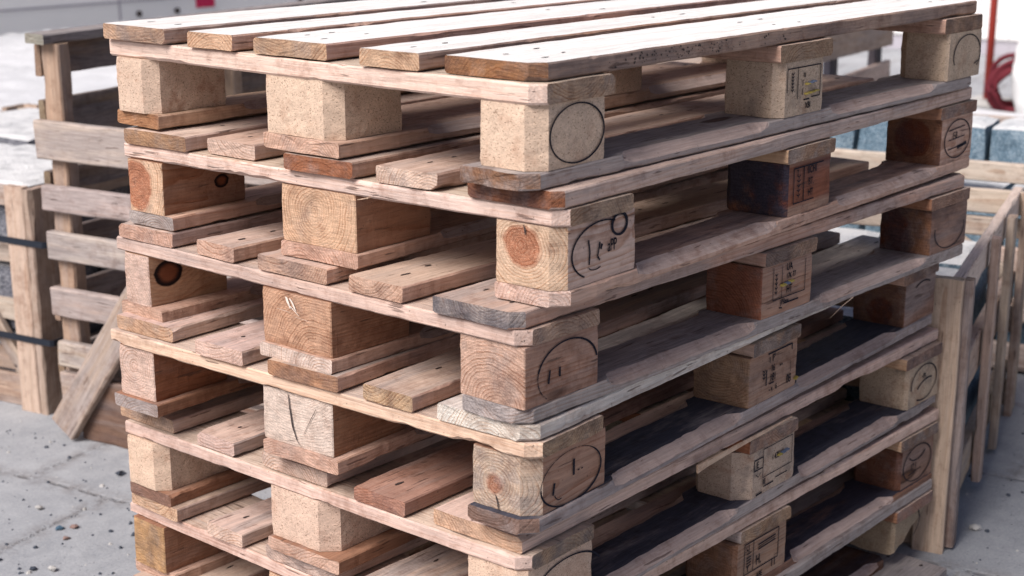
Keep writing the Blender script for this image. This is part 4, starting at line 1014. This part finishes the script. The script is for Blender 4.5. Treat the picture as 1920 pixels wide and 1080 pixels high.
# white bulk bag with a wooden box on it
vs = []; fs = []; nU, nV = 40, 22
for j in range(nV+1):
    t = j/nV
    for i in range(nU):
        a = 2*math.pi*i/nU; ca, sa = math.cos(a), math.sin(a); q = (abs(ca)**3.2+abs(sa)**3.2)**(-1/3.2)
        r_ = .27*(.90+.13*math.sin(math.pi*min(1, t*1.05)))*q*(1+.03*nz((ca, sa, t*3), 2.2, 4)); 
        if t > .93: r_ *= 1-(t-.93)*5
        vs.append((r_*ca, r_*sa, .44*t+.008*nz((ca*2, sa*2, t), 3, 8)*(t > 0)))
for j in range(nV):
    for i in range(nU): fs.append((j*nU+i, j*nU+(i+1) % nU, (j+1)*nU+(i+1) % nU, (j+1)*nU+i))
fs.append(tuple(range(nV*nU, nV*nU+nU)))
me = D.meshes.new('bulk_bag'); me.from_pydata(vs, [], fs); me.polygons.foreach_set('use_smooth', [True]*len(fs))
bag = link('bulk_bag', me, None, frame_at((6.86, 1.96), .3), (BAG,)); tag(bag, 'full white woven bulk bag at the right edge of the photo', 'bag')
bx = thing('wooden_box', 'brown wooden box resting on the white bulk bag', 'box', mat=frame_at((6.86, 1.94), .25) @ T(0, 0, .441))
for (p0, p1) in (((-.2, -.2, .09), (.2, -.2, .09)), ((-.2, .2, .09), (.2, .2, .09)), ((-.2, -.19, .09), (-.2, .19, .09)), ((.2, -.19, .09), (.2, .19, .09))):
    crate_board(bx, 'side', p0, p1, .17, .018, Zu, tint=(.42, .30, .24)); 
crate_board(bx, 'lid', (-.21, 0, .186), (.21, 0, .186), .42, .018, (0, 1, 0), tint=(.42, .32, .26))

# ------------------------------------------------------------------ ground, stones
me = D.meshes.new('paved_ground'); vs = []; fs = []
for i in range(2):
    for j in range(2): vs.append((-45+90*i, -45+90*j, 0))
fs = [(0, 2, 3, 1)]
me.from_pydata(vs, [], fs); g = link('paved_ground', me, None, T(0, 0, GZ), (GROUND,)); tag(g, kind='structure')

def pebble_mesh(seed, r, flat=.5):
    import bmesh
    bm = bmesh.new(); bmesh.ops.create_icosphere(bm, subdivisions=1, radius=r)
    for v in bm.verts:
        d = 1+.75*nz(v.co/r, 1.3, seed)+.35*nz(v.co/r, 2.9, seed); v.co = Vector((v.co.x*d*1.15, v.co.y*d, v.co.z*d*flat))
    zmin = min(v.co.z for v in bm.verts)
    for v in bm.verts: v.co.z -= zmin+r*.05
    me = D.meshes.new('stone'); bm.to_mesh(me); bm.free(); return me
def G2(x, y): return (x, y)
STN = [((.226, 1.384), .0105, STONEB, 'blue-grey pebble, larger than its neighbours, on the paving at bottom left'), ((.247, 1.367), .010, STONER, 'pinkish flat pebble beside the blue-grey pebble'),
       ((.255, 1.50), .0095, STONEP, 'pale pebble on the paving below the paver joint, left'), ((.105, 1.234), .0105, STONEP, 'pale pebble at the bottom edge of the photo, left'),
       ((.085, 1.262), .0085, STONED, 'dark pebble next to the pale pebble at the bottom edge'), ((.305, 1.245), .0115, STONED, 'dark oval pebble near the stack, bottom left'),
       ((.475, 1.53), .0125, STONED, 'dark flat pebble near the leaning plank'), ((1.375, .010), .014, STONEP, 'pale pebble on the paving right of the right crate'),
       ((.385, 1.36), .009, STONED, 'dark pebble close to the stack just under the joint'), ((.205, 1.335), .0085, STONER, 'brown pebble below the blue-grey pebble')]
for i, ((x, y), r, m, lab) in enumerate(STN):
    o = link('stone', pebble_mesh(i+3, r*.8), None, T(x, y, GZ), (m,)); o.rotation_euler[2] = i*1.7; tag(o, lab, 'pebble')
# fine grit: too many to count
vs = []; fs = []; mi = []
rnd = random.Random(3)
def chipstone(x, y, z, r, m):
    q = len(vs); n_ = 6; sq = [rnd.uniform(.6, 1.2) for _ in range(n_)]; a0 = rnd.uniform(0, 6)
    for k_ in range(n_): vs.append((x+r*sq[k_]*math.cos(a0+k_*math.pi/3), y+r*sq[k_]*math.sin(a0+k_*math.pi/3), z))
    for k_ in range(n_): vs.append((x+.62*r*sq[k_]*math.cos(a0+.2+k_*math.pi/3), y+.62*r*sq[k_]*math.sin(a0+.2+k_*math.pi/3), z+r*rnd.uniform(.55, .85)))
    for k_ in range(n_): fs.append((q+k_, q+(k_+1) % n_, q+n_+(k_+1) % n_, q+n_+k_)); mi.append(m)
    fs.append(tuple(range(q+n_, q+2*n_))); mi.append(m)
for i in range(600):
    if i < 380: x, y = rnd.uniform(-.25, .62), rnd.uniform(.95, 2.0)
    else: x, y = rnd.uniform(.9, 2.6), rnd.uniform(-.7, .3)
    r = rnd.choice((.0014, .0016, .002, .0025, .003, .004, .0055)); 
    chipstone(x, y, GZ, r, 0 if rnd.random() < .72 else 1)
me = D.meshes.new('grit'); me.from_pydata(vs, [], fs); me.polygons.foreach_set('material_index', mi)
o = link('grit', me, None, None, (STONED, STONEP)); tag(o, 'loose dark and pale grit scattered over the paving', 'grit', kind='stuff')

# scrap boards the pile rests on
loose('scrap_board', 'weathered grey board lying flat on the paving under the near edge of the stack', 'board', (-.03, .03, GZ+.0105), (1.135, .03, GZ+.0105), .145, .0205, (0, 1, 0), tint=GREY, weather=.6, stain=.2)
loose('scrap_board', 'weathered grey board lying flat under the middle of the stack', 'board', (-.02, .42, GZ+.0105), (1.15, .42, GZ+.0105), .145, .0205, (0, 1, 0), tint=GREY, weather=.6)
loose('scrap_board', 'weathered grey board lying flat under the left edge of the stack', 'board', (-.03, .765, GZ+.0105), (1.15, .765, GZ+.0105), .12, .0205, (0, 1, 0), tint=GREY, weather=.6)

# ------------------------------------------------------------------ camera
R = Matrix(((0.643490582241812, -0.7654538933186279, -0.0004558173409186794), (0.19749322457360569, 0.16545033156034547, 0.9662414884665692), (-0.7395378941025356, -0.6218573188360224, 0.2576376878417842)))
cam = D.cameras.new('camera'); co = D.objects.new('camera', cam); COL.objects.link(co)
Mc = R.transposed().to_4x4(); Mc.translation = (-1.37641062, -1.12026411, 1.22322827); co.matrix_world = Mc
cam.sensor_fit = 'HORIZONTAL'; cam.sensor_width = 36.0; cam.lens = 36.0*2930.04/1920
cam.clip_start = .05; cam.clip_end = 300
cam.dof.use_dof = True; cam.dof.focus_distance = 2.15; cam.dof.aperture_fstop = 6.3
scene.camera = co

# ------------------------------------------------------------------ light
sd = Vector((-.69, .07, .72)).normalized()       # towards the sun: high, from the left
el = math.asin(sd.z); az = math.atan2(sd.x, sd.y)
w = D.worlds.new('World'); scene.world = w; w.use_nodes = True
nt = w.node_tree; bg = nt.nodes['Background']
sky = nt.nodes.new('ShaderNodeTexSky'); sky.sky_type = 'NISHITA'; sky.sun_disc = False; sky.sun_elevation = el; sky.sun_rotation = az
sky.air_density = 1.0; sky.dust_density = 3.0; sky.ozone_density = 1.0
hz_ = nt.nodes.new('ShaderNodeMix'); hz_.data_type = 'RGBA'; hz_.blend_type = 'MULTIPLY'; hz_.inputs[0].default_value = 1; hz_.inputs[7].default_value = (1.06, .95, .97, 1)   # hazy daylight, less blue than a clear sky
nt.links.new(sky.outputs[0], hz_.inputs[6]); nt.links.new(hz_.outputs[2], bg.inputs[0]); bg.inputs[1].default_value = .09
sun = D.lights.new('sun', 'SUN'); so = D.objects.new('sun', sun); COL.objects.link(so)
sun.energy = 4.7; sun.angle = math.radians(34); sun.color = (1.0, .965, .94)
so.rotation_euler = sd.to_track_quat('Z', 'Y').to_euler()
scene.view_settings.view_transform = 'Standard'; scene.view_settings.look = 'None'; scene.view_settings.exposure = 0; scene.view_settings.gamma = 1
scene.render.engine = 'CYCLES'
scene.cycles.max_bounces = 6; scene.cycles.diffuse_bounces = 2
